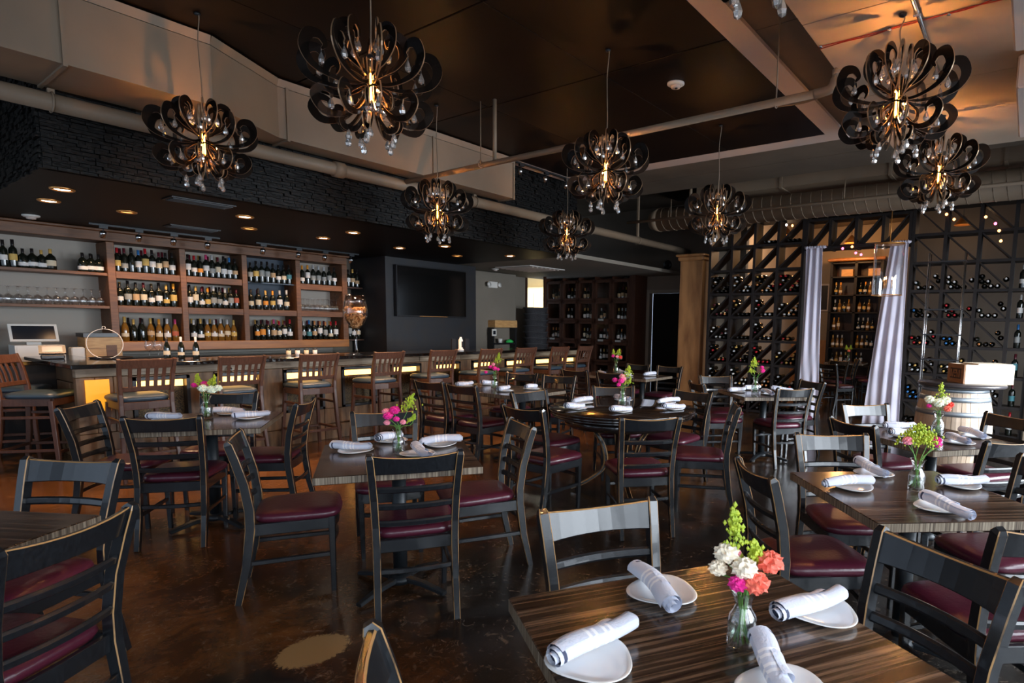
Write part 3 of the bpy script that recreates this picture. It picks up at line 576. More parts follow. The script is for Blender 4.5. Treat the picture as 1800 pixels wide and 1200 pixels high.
CL = [
 ('Z', -2.327, 0.444, 211.5, 'black ladder-back chair in the left foreground, filling the lower left corner'),
 ('Z', -3.336, 0.673, -57, 'black chair facing the camera behind the cut-off table at the left edge'),
 ('3', -3.40, 1.425, 60, 'black chair pulled out from the left of the middle-left table, whole burgundy seat visible'),
 ('3', -2.375, 1.769, 147, 'black chair, back to the camera, tucked under the front of the middle-left table'),
 ('3', -3.572, 2.414, -30, 'black chair facing the camera behind the pink flowers of the middle-left table'),
 ('3', -2.601, 2.697, 243, 'black chair at the right of the middle-left table, facing left'),
 ('L', -4.43, 1.40, 141, 'black chair, back to the camera, in front of the table by the bar corner'),
 ('L', -5.387, 1.228, 48, 'black chair on the left side of the table by the bar corner, facing right'),
 ('L', -5.442, 2.177, -42, 'black chair facing the camera behind the white flowers near the bar stools'),
 ('L', -4.547, 2.324, 225, 'black chair seen edge-on, right side of the table by the bar corner'),
 ('1', -1.142, 1.624, -30, 'black chair facing the camera at the far left side of the nearest table'),
 ('1', -0.173, 1.875, 239, 'black chair at the far right side of the nearest table'),
 ('1', -0.86, 0.60, 58, 'black chair at the bottom edge, only its back top showing'),
 ('2', -0.893, 3.642, -52, 'black chair facing the camera, far left side of the second right-hand table'),
 ('2', -0.933, 2.578, 43, 'black chair on the near left side of the second right-hand table'),
 ('2', 0.10, 2.42, 132, 'black chair on the near right side of the second right-hand table'),
 ('2', 0.14, 3.56, 226, 'black chair on the far right side of the second right-hand table'),
 ('8', -0.918, 4.318, 55, 'dark chair on the near left side of the table before the barrel'),
 ('8', -1.05, 5.335, -42, 'black chair facing the camera with bright shiny rail, just right of the white curtains'),
 ('8', -0.05, 4.22, 142, 'black chair on the near right side of the table before the barrel'),
 ('8', -0.08, 5.40, 232, 'black chair at the foot of the wine barrel, at the right edge'),
 ('4', -5.154, 4.06, 94, 'left of two chairs, backs to camera, at the long table by the stools'),
 ('4', -4.627, 4.05, 92, 'right of two chairs, backs to camera, at the long table by the stools'),
 ('4', -5.18, 5.47, -74, 'left of two chairs facing the camera behind the long table by the stools'),
 ('4', -4.64, 5.56, -72, 'right of two chairs facing the camera behind the long table by the stools'),
 ('R', -2.10, 3.51, 139, 'black chair with its back to the camera at the front of the round table'),
 ('R', -3.06, 3.29, 88, 'black chair at the front left of the round table, seat showing'),
 ('R', -3.72, 4.08, -5, 'black chair at the left side of the round table, facing right'),
 ('R', -3.408, 4.978, -45, 'black chair facing the camera behind the round table, beside its flower vase'),
 ('R', -2.63, 5.17, -96, 'black chair facing the camera at the right rear of the round table'),
 ('R', -1.93, 4.53, 208, 'black chair at the right side of the round table, back seen edge-on'),
 ('5', -5.10, 6.50, 93, 'left of two chairs, backs to camera, at the farthest long table'),
 ('5', -4.50, 6.52, 95, 'right of two chairs, backs to camera, at the farthest long table'),
 ('5', -5.15, 8.18, -90, 'left of two black chairs beyond the farthest long table, facing the camera'),
 ('5', -4.55, 8.16, -88, 'right of two black chairs beyond the farthest long table, facing the camera'),
 ('6', -3.22, 7.05, -45, 'black chair on the far left side of the table before the lattice rack'),
 ('6', -2.99, 6.10, 48, 'dark chair on the near left side of the table before the lattice rack'),
 ('6', -2.10, 7.25, 235, 'black chair on the far right side of the table before the lattice rack'),
 ('6', -1.991, 6.289, 142, 'black chair, back to camera, on the near right of the lattice rack table'),
 ('P', -2.93, 11.25, 60, 'black chair nearest the left curtain in the private room behind it'),
 ('P', -3.076, 12.472, -110, 'second black chair from the left curtain in the private room'),
 ('P', -2.95, 13.4, 200, 'third black chair in from the opening of the private room, side-on'),
 ('P', -2.70, 14.0, 172, 'black chair near the far wine shelf in the private room, left one'),
 ('P', -2.35, 13.25, 200, 'black chair near the far wine shelf in the private room, right one'),
]
GN = {'Z': 'chairs at the cut-off left table', '3': 'chairs around the middle-left table', 'L': 'chairs around the table by the bar corner', '1': 'chairs around the nearest table', '2': 'chairs around the second right-hand table', '8': 'chairs around the table before the barrel', '4': 'chairs at the long table by the stools', 'R': 'chairs around the round table', '5': 'chairs at the farthest long table', '6': 'chairs around the lattice rack table', 'P': 'chairs in the private dining room'}
for g, x, y, a, lb in CL: chair(x, y, a, lb, GN[g])
TB.place((-3.45, 12.0, 0), radians(12), 'dark table behind the left curtain in the private room', 'table')
TB.place((-3.3, 14.1, 0), radians(4), 'dark table before the far wine shelf in the private room', 'table')

# ================================================================== BAR
bar = thing('bar_counter', (0, 0, 0), 0, 'long bar with glossy black top and weathered plank front', 'bar')
YB0, YB1 = 1.48, 9.15
MB().cbox((-7.16, (YB0 + YB1) / 2, 1.04), (0.66, YB1 - YB0, 0.04), 0.006).build('countertop', 'granite', bar)
MB().cbox((-8.02, YB0 + 0.20, 1.04), (1.06, 0.40, 0.04), 0.006).build('countertop', 'granite', bar)
MB().bbox((-7.45, YB0 + 0.22, 0), (-7.17, YB1 - 0.1, 1.02)).build('core', 'soffit_black', bar)
MB().bbox((-8.52, YB0 + 0.30, 0), (-7.2, YB0 + 0.39, 1.02)).build('core', 'soffit_black', bar)
random.seed(11)
YS0 = YB0 + 0.08
bays = [(1.98 + 0.73 * k, 2.47 + 0.73 * k) for k in range(10)]
def board(a, b, m='plank'): MB().cbox([(p + q) / 2 for p, q in zip(a, b)], [abs(q - p) for p, q in zip(a, b)], 0.003).build('board', m, bar)
y = YS0
while y < YB1 - 0.1:                         # pale board course under the top, dark plinth course near the floor
    L = min(random.uniform(0.5, 0.95), YB1 - 0.1 - y)
    board((-7.175, y, 0.925), (-7.075, y + L - 0.006, 1.018), 'pale_plank'); board((-7.165, y, 0.0), (-7.075, y + L - 0.006, 0.19)); board((-7.165, y, 0.196), (-7.08, y + L - 0.006, 0.385))
    y += L
edges = [YS0] + [q for b_ in bays for q in b_] + [YB1 - 0.1]
for k in range(0, len(edges) - 1, 2):        # upright planks between the niches
    a, b_ = edges[k], edges[k + 1]
    if b_ - a < 0.03: continue
    n = max(1, int((b_ - a) / 0.12)); w_ = (b_ - a) / n
    for j in range(n): board((-7.17, a + j * w_, 0.39), (-7.08 - random.uniform(0, 0.012), a + (j + 1) * w_ - 0.004, 0.92))
for i, (a, b_) in enumerate(bays):
    nb = MB()
    for q in (((-7.16, a, 0.39), (-7.06, a + 0.03, 0.90)), ((-7.16, b_ - 0.03, 0.39), (-7.06, b_, 0.90)), ((-7.16, a, 0.87), (-7.06, b_, 0.90)), ((-7.16, a, 0.39), (-7.06, b_, 0.42))): nb.bbox(*q)
    fr = nb.build('light_niche', 'black_plastic', bar)
    MB().bbox((-7.165, a + 0.03, 0.42), (-7.155, b_ - 0.03, 0.87)).build('mesh_panel', 'bronze_mesh', fr)
    MB().bbox((-7.15, a + 0.04, 0.79), (-7.13, b_ - 0.04, 0.855)).build('light_strip', 'amber_glow', fr)
    board((-7.16, a, 0.905), (-7.08, b_, 0.92))
MB().bbox((-7.075, 1.62, 0.60), (-7.06, 1.80, 0.90)).build('amber_panel', 'amber_panel', bar)
MB().bbox((-7.5, YB0 + 0.22, 0.80), (-7.2, YB0 + 0.24, 0.96)).build('amber_panel', 'amber_glow', bar)
for k in range(8): board((-8.52 + 0.165 * k, YB0 + 0.24, 0.0), (-8.36 + 0.165 * k, YB0 + 0.30, 0.80))
board((-8.52, YB0 + 0.24, 0.81), (-7.2, YB0 + 0.30, 1.018), 'plank')
for yy in (2.85, 4.0, 5.9, 7.6): MB().tube(spline([(-7.07, yy, 0.97), (-7.03, yy, 0.965), (-7.0, yy, 0.94), (-7.02, yy, 0.915)], 3), 0.008, 6).build('hook', 'chrome', bar)

bs = thing('back_bar_shelving', (0, 0, 0), 0, 'brown wooden wall shelving behind the bar, filled with bottles and glasses', 'shelving')
PY = [(2.41, 2.49), (3.18, 3.25), (3.95, 4.02), (4.72, 4.79), (5.48, 5.57)]
for a, b_ in PY: MB().cbox((-9.40, (a + b_) / 2, 1.73), (0.40, b_ - a, 1.34), 0.004).build('upright', 'shelf_wood', bs)
MB().cbox((-9.40, 2.69, 2.46), (0.40, 5.76, 0.11), 0.004).build('crown', 'shelf_wood', bs)
MB().cbox((-9.38, 2.69, 2.53), (0.46, 5.80, 0.03), 0.006).build('crown_lip', 'shelf_wood', bs)
MB().cbox((-9.40, 4.0, 1.12), (0.42, 3.14, 0.12), 0.006).build('ledge', 'shelf_ledge', bs)
MB().bbox((-9.618, -0.2, 1.0), (-9.585, 5.5, 2.42)).build('back_panel', 'shelf_back', bs)
MB().bbox((-9.58, 4.02, 1.66), (-9.57, 4.72, 2.42)).build('blue_back_panel', mat('navy_panel', (0.012, 0.03, 0.055), 0.5), bs)
SHZ = {1: [2.02, 1.62], 2: [2.05, 1.63], 3: [2.05, 1.63], 4: [2.03, 1.63], 5: [2.05, 1.63]}
BY = {1: (-0.2, 2.41), 2: (2.49, 3.18), 3: (3.25, 3.95), 4: (4.02, 4.72), 5: (4.79, 5.48)}
for k, (a, b_) in BY.items():
    for i, z in enumerate(SHZ[k]):
        th = 0.035 if k == 1 else 0.085
        if k == 4 and i == 0: MB().bbox((-9.58, a, z - 0.012), (-9.24, b_, z)).build('glass_shelf', 'smoke_glass', bs); continue
        MB().cbox((-9.40, (a + b_) / 2, z - th / 2), (0.38, b_ - a - 0.002, th), 0.003).build('shelf', 'shelf_wood', bs)
bc = thing('back_counter', (0, 0, 0), 0, 'dark counter under the back bar shelving', 'counter')
MB().cbox((-9.12, 2.7, 0.975), (0.90, 5.9, 0.04), 0.004).build('countertop', 'granite', bc)
MB().bbox((-9.55, -0.2, 0), (-8.75, 5.6, 0.95)).build('body', 'black_plastic', bc)

# ------------------------------------------------------------------ bottles
PROF = {'claret': [(0.0, 0.0), (0.036, 0.0), (0.0375, 0.008), (0.0375, 0.185), (0.034, 0.205), (0.020, 0.222), (0.0145, 0.235), (0.0145, 0.30), (0, 0.30)],
        'burgundy': [(0.0, 0.0), (0.039, 0.0), (0.041, 0.01), (0.041, 0.145), (0.036, 0.175), (0.024, 0.21), (0.016, 0.235), (0.0145, 0.30), (0, 0.30)],
        'squat': [(0.0, 0.0), (0.046, 0.0), (0.050, 0.01), (0.050, 0.11), (0.042, 0.145), (0.018, 0.168), (0.014, 0.18), (0.014, 0.225), (0, 0.225)]}
FZ = {'claret': (0.238, 0.302, 0.0155, 0.072, 0.155, 0.0382), 'burgundy': (0.232, 0.302, 0.0165, 0.055, 0.115, 0.0418), 'squat': (0.178, 0.228, 0.015, 0.035, 0.10, 0.0508)}
BM = {}
def bottle_mesh(kind, glass):
    k = (kind, glass)
    if k not in BM: o = MB().lathe(PROF[kind], 12, cap=False).build('wine_bottle', glass); BM[k] = o.data; bpy.data.objects.remove(o)
    return BM[k]
def part_mesh(kind, what, m):
    k = (kind, what, m); f0, f1, fr_, l0, l1, lr = FZ[kind]
    if k not in BM:
        if what == 'foil': o = MB().lathe([(fr_, f0), (fr_, f1), (0, f1 + 0.001)], 10, cap=False).build('foil', m)
        else: o = MB().lathe([(lr, l0), (lr, l1)], 9, a0=-1.25, a1=1.25, cap=False).build('label', m)
        BM[k] = o.data; bpy.data.objects.remove(o)
    return BM[k]
def bottle(x, y, z, kind, glass, lab, foil, label, group, face=-20, s=1.0):
    o = bpy.data.objects.new('wine_bottle', bottle_mesh(kind, glass)); COL.objects.link(o); o.location = (x, y, z); o.rotation_euler = (0, 0, radians(face)); o.scale = (s, s, s)
    tag(o, label, 'bottle', group)
    for nm, m in (('label', 'label_' + lab if lab else None), ('foil', 'foil_' + foil)):
        if m: c = bpy.data.objects.new(nm, part_mesh(kind, nm, m)); COL.objects.link(c); c.parent = o
        if m and nm == 'label': k_ = random.uniform(0.62, 1.05); c.scale = (1, 1, k_); c.location = (0, 0, random.uniform(0.0, 0.03) * (1 if kind != 'squat' else 0.3))
    return o
BAYN = {1: 'leftmost bay', 2: 'second bay', 3: 'third bay', 4: 'fourth bay', 5: 'fifth bay', 6: 'corner niche'}
SHN = {0: 'top shelf', 1: 'middle shelf', 2: 'bottom ledge'}
N_ = ['first', 'second', 'third', 'fourth', 'fifth', 'sixth', 'seventh', 'eighth', 'ninth', 'tenth', 'eleventh', 'twelfth', 'thirteenth', 'fourteenth']
BACKROW = MB()
def row(bay, sh, y0, y1, z, spec, kind='claret', glass='dark_bottle', back=0):
    n = len(spec)
    for i, (lab, foil) in enumerate(spec):
        yy = y0 + (y1 - y0) * (i + 0.5) / n; kd = kind
        if isinstance(kind, str) is False: kd = kind[i]
        bottle(-9.29, yy, z + 0.001, kd, glass if isinstance(glass, str) else glass[i], lab, foil, 'bottle with %s label and %s foil, %s from left, %s, %s' % (lab or 'no', foil, N_[i], SHN[sh], BAYN[bay]), 'bottles on the back bar shelves', s=random.uniform(0.92, 1.04))
    for i in range(back):
        yy = y0 + (y1 - y0) * (i + 0.9) / (back + 0.8)
        kd = 'claret' if isinstance(kind, str) is False else kind; P = PROF[kd]
        BACKROW.lathe(P, 9, (-9.42, yy, z + 0.001), ms=[0] * (len(P) - 3) + [random.choice([1, 2, 3]), 0], cap=False)
random.seed(21)
w_, c_, y_, g_, t_, r_, te, o_ = 'white', 'cream', 'yellow', 'grey', 'tan', 'red', 'teal', 'orange'
row(1, 0, 1.40, 1.95, 2.02, [(w_, 'black'), (w_, 'black'), (y_, 'black'), (w_, 'black'), (w_, 'black'), (w_, 'gold'), (c_, 'gold')], ['claret', 'claret', 'claret', 'squat', 'squat', 'squat', 'squat'])
row(1, 0, 2.16, 2.39, 2.02, [(w_, 'black'), (w_, 'black'), (w_, 'black')], 'squat', back=2)
row(2, 0, 2.50, 3.16, 2.05, [(y_, 'red'), (g_, 'burgundy'), (None, 'black'), (w_, 'blue'), (y_, 'red'), (w_, 'black'), (c_, 'burgundy'), (t_, 'black'), (w_, 'black')], back=5)
row(2, 1, 2.50, 3.16, 1.63, [(w_, 'black'), (g_, 'black'), (t_, 'black'), (c_, 'burgundy'), (w_, 'black'), (w_, 'black'), (y_, 'gold'), (y_, 'orange')], back=7)
row(2, 2, 2.52, 3.16, 1.18, [(c_, 'gold'), (None, 'gold'), (None, 'black'), (t_, 'gold'), (c_, 'orange'), (w_, 'white'), ('red', 'pink')], 'burgundy', ['amber_bottle', 'dark_bottle', 'dark_bottle', 'amber_bottle', 'amber_bottle', 'amber_bottle', 'amber_bottle'], back=4)
row(3, 0, 3.27, 3.93, 2.05, [(w_, 'black'), (w_, 'red'), (o_, 'black'), (w_, 'pink'), (g_, 'silver'), (c_, 'burgundy'), (w_, 'black'), (w_, 'blue'), (t_, 'black')], back=5)
row(3, 1, 3.27, 3.93, 1.63, [(w_, 'black'), (c_, 'gold'), (w_, 'burgundy'), (y_, 'orange'), (g_, 'white'), (g_, 'black'), (w_, 'white'), (g_, 'black'), (r_, 'burgundy')], back=7)
row(3, 2, 3.29, 3.88, 1.18, [(w_, 'white'), (w_, 'gold'), (y_, 'silver'), (w_, 'white'), (c_, 'white'), (c_, 'white'), (y_, 'gold')], 'burgundy', ['dark_bottle', 'dark_bottle', 'amber_bottle', 'amber_bottle', 'amber_bottle', 'amber_bottle', 'amber_bottle'], back=7)
row(4, 0, 4.06, 4.70, 2.03, [(g_, 'black'), (y_, 'black'), (g_, 'black'), (g_, 'black'), (t_, 'black'), (w_, 'black'), (c_, 'black'), (te, 'black')])
row(4, 1, 4.04, 4.66, 1.63, [(c_, 'black'), (c_, 'black'), (o_, 'gold'), (y_, 'orange'), (w_, 'silver'), (c_, 'silver')], back=2)
row(4, 2, 4.12, 4.68, 1.18, [(o_, 'black'), (o_, 'black'), (None, 'burgundy'), (t_, 'pink'), (c_, 'red'), (w_, 'burgundy'), (w_, 'red')], back=6)
row(5, 0, 4.82, 5.44, 2.05, [(w_, 'orange'), (w_, 'orange'), (g_, 'silver'), (g_, 'silver'), (g_, 'silver'), (g_, 'black'), (w_, 'black')])
row(5, 2, 4.81, 5.44, 1.18, [(g_, 'silver'), (te, 'blue'), (t_, 'copper'), (w_, 'copper'), (g_, 'copper'), (c_, 'red'), (w_, 'red')], back=6)
row(6, 0, 5.60, 5.84, 2.05, [(w_, 'black'), (t_, 'gold'), (t_, 'black')])
row(6, 2, 5.60, 5.84, 1.18, [(g_, 'black'), (w_, 'silver'), (c_, 'black')])
tag(BACKROW.build('wine_bottles', ['dark_bottle', 'foil_black', 'foil_burgundy', 'foil_gold']), 'dark wine bottles standing in the back rows of the bar shelves', 'bottles', None, 'stuff')
nk = thing('corner_niche', (0, 0, 0), 0, 'dark narrow shelf niche between the shelving and the TV wall', 'shelf')
for z in (2.05, 1.63, 1.18): MB().bbox((-9.58, 5.575, z - 0.02), (-9.22, 5.86, z)).build('shelf', 'cabinet', nk)
# upside-down wine glasses
GP = [(0.030, 0.0), (0.038, 0.03), (0.041, 0.06), (0.034, 0.09), (0.012, 0.105), (0.004, 0.115), (0.004, 0.185), (0.012, 0.192), (0.035, 0.197), (0.0, 0.198)]
go = MB().lathe(GP, 12, cap=False).build('wine_glass', 'thin_glass'); gme = go.data; bpy.data.objects.remove(go)
def glass(x, y, z, label, group, flip=False, s=1.0):
    o = bpy.data.objects.new('wine_glass', gme); COL.objects.link(o); o.location = (x, y, z + (0.198 * s if flip else 0)); o.scale = (s, s, s)
    if flip: o.rotation_euler = (pi, 0, 0)
    return tag(o, label, 'glass', group)
for j in range(2):
    for i in range(13): glass(-9.30 - 0.1 * j, 1.36 + i * 0.082 + j * 0.03, 1.62, 'clear wine glass standing upside down in the packed row on the left shelf', 'upside-down glasses in the leftmost bay')
    for i in range(8): glass(-9.30 - 0.1 * j, 4.85 + i * 0.082, 1.63, 'clear wine glass standing upside down on the middle shelf of the fifth bay', 'upside-down glasses in the fifth bay')
for i, z in enumerate((2.15,)): pass

# things on the bar
po = thing('pos_terminal', (-8.93, 1.66, 0.995), 0, 'white till screen tilted on its stand at the far left of the bar', 'screen')
MB().bbox((-0.14, -0.205, 0.0), (0.16, 0.205, 0.17)).build('cash_drawer', 'white_plastic', po)
MB().bbox((0.161, -0.19, 0.02), (0.166, 0.19, 0.15)).build('drawer_front', 'white_plastic', po)
MB().lathe([(0.012, 0), (0.012, 0.005)], 10, (0.167, 0.10, 0.06), axis='X').build('lock', 'chrome', po)
MB().box((0, 0, 0), (0.02, 0.12, 0.1), T=Matrix.Translation((-0.02, -0.02, 0.21)) @ Matrix.Rotation(-0.3, 4, 'Y')).build('stand', 'white_plastic', po)
A = Matrix.Translation((0.02, -0.02, 0.30)) @ Matrix.Rotation(radians(-22), 4, 'Y')
MB().box(0, (0.022, 0.40, 0.20), T=A).build('screen_frame', 'white_plastic', po)
MB().box(0, (0.004, 0.35, 0.155), T=A @ Matrix.Translation((0.012, 0, 0))).build('screen', 'screen', po)
t = thing('receipt_printer', (-8.85, 1.98, 0.995), 0, 'small white receipt printer beside the till', 'printer')
MB().cbox((0, 0, 0.07), (0.14, 0.12, 0.14), 0.01).build('body', 'white_plastic', t); MB().bbox((-0.03, -0.045, 0.14), (0.03, 0.045, 0.145)).build('paper_slot', 'black_plastic', t)
t = thing('card_terminal', (-7.9, 1.58, 1.06), radians(-10), 'black tablet reader on a stand on the bar', 'device')
MB().box(0, (0.10, 0.20, 0.02), T=Matrix.Translation((0, 0, 0.09)) @ Matrix.Rotation(radians(50), 4, 'Y')).build('body', 'black_plastic', t)
MB().box(0, (0.07, 0.15, 0.004), T=Matrix.Translation((0.009, 0, 0.098)) @ Matrix.Rotation(radians(50), 4, 'Y')).build('screen', mat('lit_grey_screen', (0.14, 0.13, 0.18), 0.3), t)
MB().cbox((-0.02, 0, 0.02), (0.12, 0.18, 0.04), 0.008).build('base', 'black_plastic', t)
t = thing('pine_box', (-8.95, 2.22, 0.995), 0, 'light pine box with black tray on top behind the bar', 'box')
MB().bbox((-0.15, -0.17, 0), (0.15, 0.17, 0.25)).build('body', 'light_wood', t); MB().bbox((-0.16, -0.18, 0.255), (0.14, 0.14, 0.30)).build('tray', 'black_plastic', t)
MB().bbox((0.151, 0.02, 0.03), (0.156, 0.12, 0.16)).build('label_plate', 'shelf_wood', t); MB().bbox((0.151, -0.17, 0.122), (0.154, 0.17, 0.126)).build('lid_joint', 'shelf_wood', t)
t = thing('wire_ring', (-7.62, 1.93, 1.06), radians(60), 'thin white wire ring stand on the bar in front of the pine box', 'stand')
MB().tube([(0.15 * cos(2 * pi * i / 40), 0, 0.155 + 0.15 * sin(2 * pi * i / 40)) for i in range(40)], 0.0035, 5, closed=True).build('ring', 'white_plastic', t)
MB().tube([(0.014 * cos(2 * pi * i / 12), 0, 0.319 + 0.014 * sin(2 * pi * i / 12)) for i in range(12)], 0.003, 4, closed=True).build('loop', 'white_plastic', t)
t = thing('bar_tray', (-7.72, 2.0, 1.06), radians(40), 'flat black tray on the bar beside the wire ring', 'tray'); MB().lathe([(0, 0), (0.17, 0), (0.185, 0.014), (0.18, 0.014), (0.165, 0.004), (0, 0.004)], 28, cap=False).build('body', 'black_plastic', t)
for i, (x, y, f, lb) in enumerate(((-7.36, 2.38, 'black', 'left'), (-7.33, 2.50, 'white', 'middle'), (-7.25, 2.61, 'white', 'right'))):
    bottle(x, y, 1.061, 'burgundy', 'dark_bottle', 'cream', f, lb + ' of three bottles standing on the bar behind the first stool', 'bottles on the bar', face=-30, s=0.76)
for i, (x, y) in enumerate(((-7.34, 2.22), (-7.38, 2.31))): glass(x, y, 1.06, ('left' if i == 0 else 'right') + ' of two wine glasses standing beside the bottles on the bar', 'glasses on the bar', flip=True)
gg = thing('giant_wine_glass', (-7.02, 4.35, 1.06), 0, 'giant wine glass full of corks standing on the bar', 'glass')
MB().lathe([(0.0, 0.0), (0.125, 0.0), (0.12, 0.008), (0.02, 0.03), (0.014, 0.06), (0.013, 0.28), (0.03, 0.32), (0.10, 0.40), (0.148, 0.50), (0.150, 0.56), (0.135, 0.66), (0.115, 0.76), (0.112, 0.76), (0.130, 0.66), (0.144, 0.56), (0.142, 0.50), (0.095, 0.405), (0.02, 0.335)], 36, cap=False).build('bowl', 'thin_glass', gg)
ck = MB(); random.seed(4)
for i in range(230):
    z = random.uniform(0.36, 0.60); rm = 0.03 + (0.105 * min(1, (z - 0.33) / 0.17)); a = random.uniform(0, 2 * pi); r = rm * sqrt(random.random()) * 0.92
    T = Matrix.Translation((r * cos(a), r * sin(a), z)) @ Matrix.Rotation(random.uniform(0, pi), 4, 'Z') @ Matrix.Rotation(random.uniform(0.3, 1.5), 4, 'X')
    o_n = len(ck.v); ck.lathe([(0.011, -0.02), (0.011, 0.02)], 6, sm=False)
    for q in range(o_n, len(ck.v)): ck.v[q] = tuple(T @ V(ck.v[q]))
tag(ck.build('corks', 'cork', gg), kind='stuff')
t = thing('candle_holder', (-7.0, 6.07, 1.06), 0, 'white candle bottle between black menu holders on the bar by the TV', 'candle')
MB().lathe([(0.05, 0), (0.05, 0.03), (0.032, 0.04), (0.034, 0.17), (0.018, 0.2), (0.016, 0.215)], 14).build('body', 'white_china', t)
MB().bbox((-0.02, -0.17, 0), (0.0, -0.09, 0.19)).build('menu_holder', 'black_plastic', t); MB().bbox((-0.02, 0.09, 0), (0.0, 0.17, 0.19)).build('menu_holder', 'black_plastic', t)
MB().bbox((0.034, -0.012, 0.06), (0.037, 0.012, 0.15)).build('label', 'black_plastic', t)
for i in range(4):
    t = thing('condiment_jar', (-7.30, 3.62 + i * 0.11, 1.06), 0, '%s from left of four small jars on the bar beside the giant glass' % N_[i], 'jar', 'small jars on the bar')
    MB().lathe([(0.025, 0), (0.027, 0.01), (0.027, 0.06)], 10).build('body', 'label_cream' if i % 2 == 0 else 'label_white', t); MB().lathe([(0.028, 0.06), (0.028, 0.075), (0, 0.076)], 10).build('lid', 'black_plastic', t)

# TV wall
struct('wall_tv', MB().bbox((-9.6, 5.88, 0), (-8.6, 7.84, 2.549)), 'slate_tile')
tv = thing('television', (-8.55, 6.78, 2.005), 0, 'large black flat television on the charcoal wall', 'television')
MB().cbox((0, 0, 0), (0.07, 1.50, 0.85), 0.005).build('housing', 'black_plastic', tv)
MB().bbox((0.036, -0.735, -0.405), (0.039, 0.735, 0.41)).build('screen', 'tv', tv); MB().bbox((0.036, -0.30, -0.42), (0.040, 0.30, -0.412)).build('bezel_strip', 'brass_trim', tv)

# downlights in the soffit
DL = [(-6.66, 1.48, 1), (-7.43, 1.55, 1), (-7.48, 2.15, 0), (-6.68, 2.92, 1), (-7.5, 3.32, 0), (-7.46, 4.2, 1), (-6.67, 4.13, 1), (-7.43, 5.32, 1), (-6.67, 5.51, 1), (-7.45, 6.4, 0), (-6.67, 6.79, 1)]
trim = MB().lathe([(0.056, 0.004), (0.062, -0.006), (0.075, -0.010), (0.084, -0.004), (0.085, 0.005)], 24, cap=False).build('trim_ring', 'brass_trim'); trim_me = trim.data; bpy.data.objects.remove(trim)
lens = {}
for nm in ('downlight', 'downlight_warm'):
    o = MB().lathe([(0, -0.004), (0.040, -0.003), (0.058, 0.001)], 20, cap=False).build('lens', nm); lens[nm] = o.data; bpy.data.objects.remove(o)
for i, (x, y, on) in enumerate(DL):
    t = thing('downlight', (x, y, 2.544), 0, '%s recessed downlight in the black bar soffit, counting from the left' % ((N_)[i]), 'light', 'downlights over the bar')
    for nm, me in (('trim_ring', trim_me), ('lens', lens['downlight' if on else 'downlight_warm'])):
        c = bpy.data.objects.new(nm, me); COL.objects.link(c); c.parent = t
    l = bpy.data.lights.new('downlight_lamp', 'SPOT'); l.energy = 60 if on else 14; l.color = (1.0, 0.58, 0.30); l.spot_size = radians(105); l.spot_blend = 0.6; l.shadow_soft_size = 0.05
    lo = bpy.data.objects.new('downlight_lamp', l); COL.objects.link(lo); lo.location = (x, y, 2.51)
def smoke(x, y, z, lb, s=1.0):
    t = thing('smoke_detector', (x, y, z), 0, lb, 'detector')
    MB().lathe([(0.075 * s, 0), (0.075 * s, -0.012), (0.06 * s, -0.022)], 24).build('base', 'white_plastic', t)
    MB().lathe([(0.045 * s, -0.020), (0.038 * s, -0.042), (0.02 * s, -0.046)], 20).build('sensor_dome', 'trim_pale', t); MB().lathe([(0.014 * s, -0.046), (0.010 * s, -0.054)], 10, (0.01, -0.01, 0)).build('sensor_tip', 'black_plastic', t)
smoke(-2.66, 4.74, 3.598, 'white smoke detector on the dark ceiling panels, centre top')
smoke(-8.7, 1.66, 2.549, 'white smoke detector over the left end of the bar shelving')
smoke(-8.6, 8.35, 2.559, 'small detector above the emergency light')
for x, y, lb in ((-8.1, 2.95, 'nearer thin ceiling vent above the bar shelves'), (-6.25, 2.35, 'dark vent at the edge of the bar soffit under the fascia')):
    t = thing('ceiling_vent', (x, y, 2.545), 0, lb, 'vent')
    MB().bbox((-0.12, -0.26, -0.006), (0.12, 0.26, 0.003)).build('frame', 'black_plastic', t)
    for k in range(5): MB().box((-0.08 + k * 0.04, 0, -0.010), (0.012, 0.48, 0.008)).build('slat', 'iron', t)
def track(x, ys_, y0, y1, z, lb, ax='Y', y_=0.0, lamp=0):
    t = thing('track_light', (x, y_, z), 0 if ax == 'Y' else radians(90), lb, 'light')
    MB().bbox((-0.015, y0, -0.02), (0.015, y1, 0.0)).build('track', 'iron', t)
    for yy in ys_:
        hd = MB().bbox((-0.015, yy - 0.04, -0.05), (0.015, yy + 0.04, -0.02)).build('adapter', 'iron', t)
        MB().tube([(0.0, yy, -0.05), (-0.02, yy, -0.10)], 0.006, 5).build('arm', 'iron', hd)
        c = MB().lathe([(0.030, -0.03), (0.034, 0.03), (0.022, 0.045)], 10)
        T = Matrix.Translation((-0.03, yy, -0.12)) @ Matrix.Rotation(radians(32), 4, 'Y')
        c.v = [tuple(T @ V(q)) for q in c.v]; c.build('lamp_head', 'chrome', hd)
        if lamp:
            l = bpy.data.lights.new('track_lamp', 'SPOT'); l.energy = lamp; l.color = (1.0, 0.62, 0.33); l.spot_size = radians(95); l.spot_blend = 0.8; l.shadow_soft_size = 0.04
            lo = bpy.data.objects.new('track_lamp', l); COL.objects.link(lo); lo.location = (x - 0.08, yy, z - 0.17); lo.rotation_euler = V((-0.42, 0, -1)).to_track_quat('-Z', 'Y').to_euler()
track(-8.75, (2.28, 2.62, 2.98, 3.36), 2.15, 3.50, 2.549, 'black track with four spot heads over the left bar shelves', lamp=11)
track(-8.75, (4.05, 4.55, 4.95, 5.38), 3.95, 5.5, 2.549, 'black track with four spot heads over the right bar shelves', lamp=8)

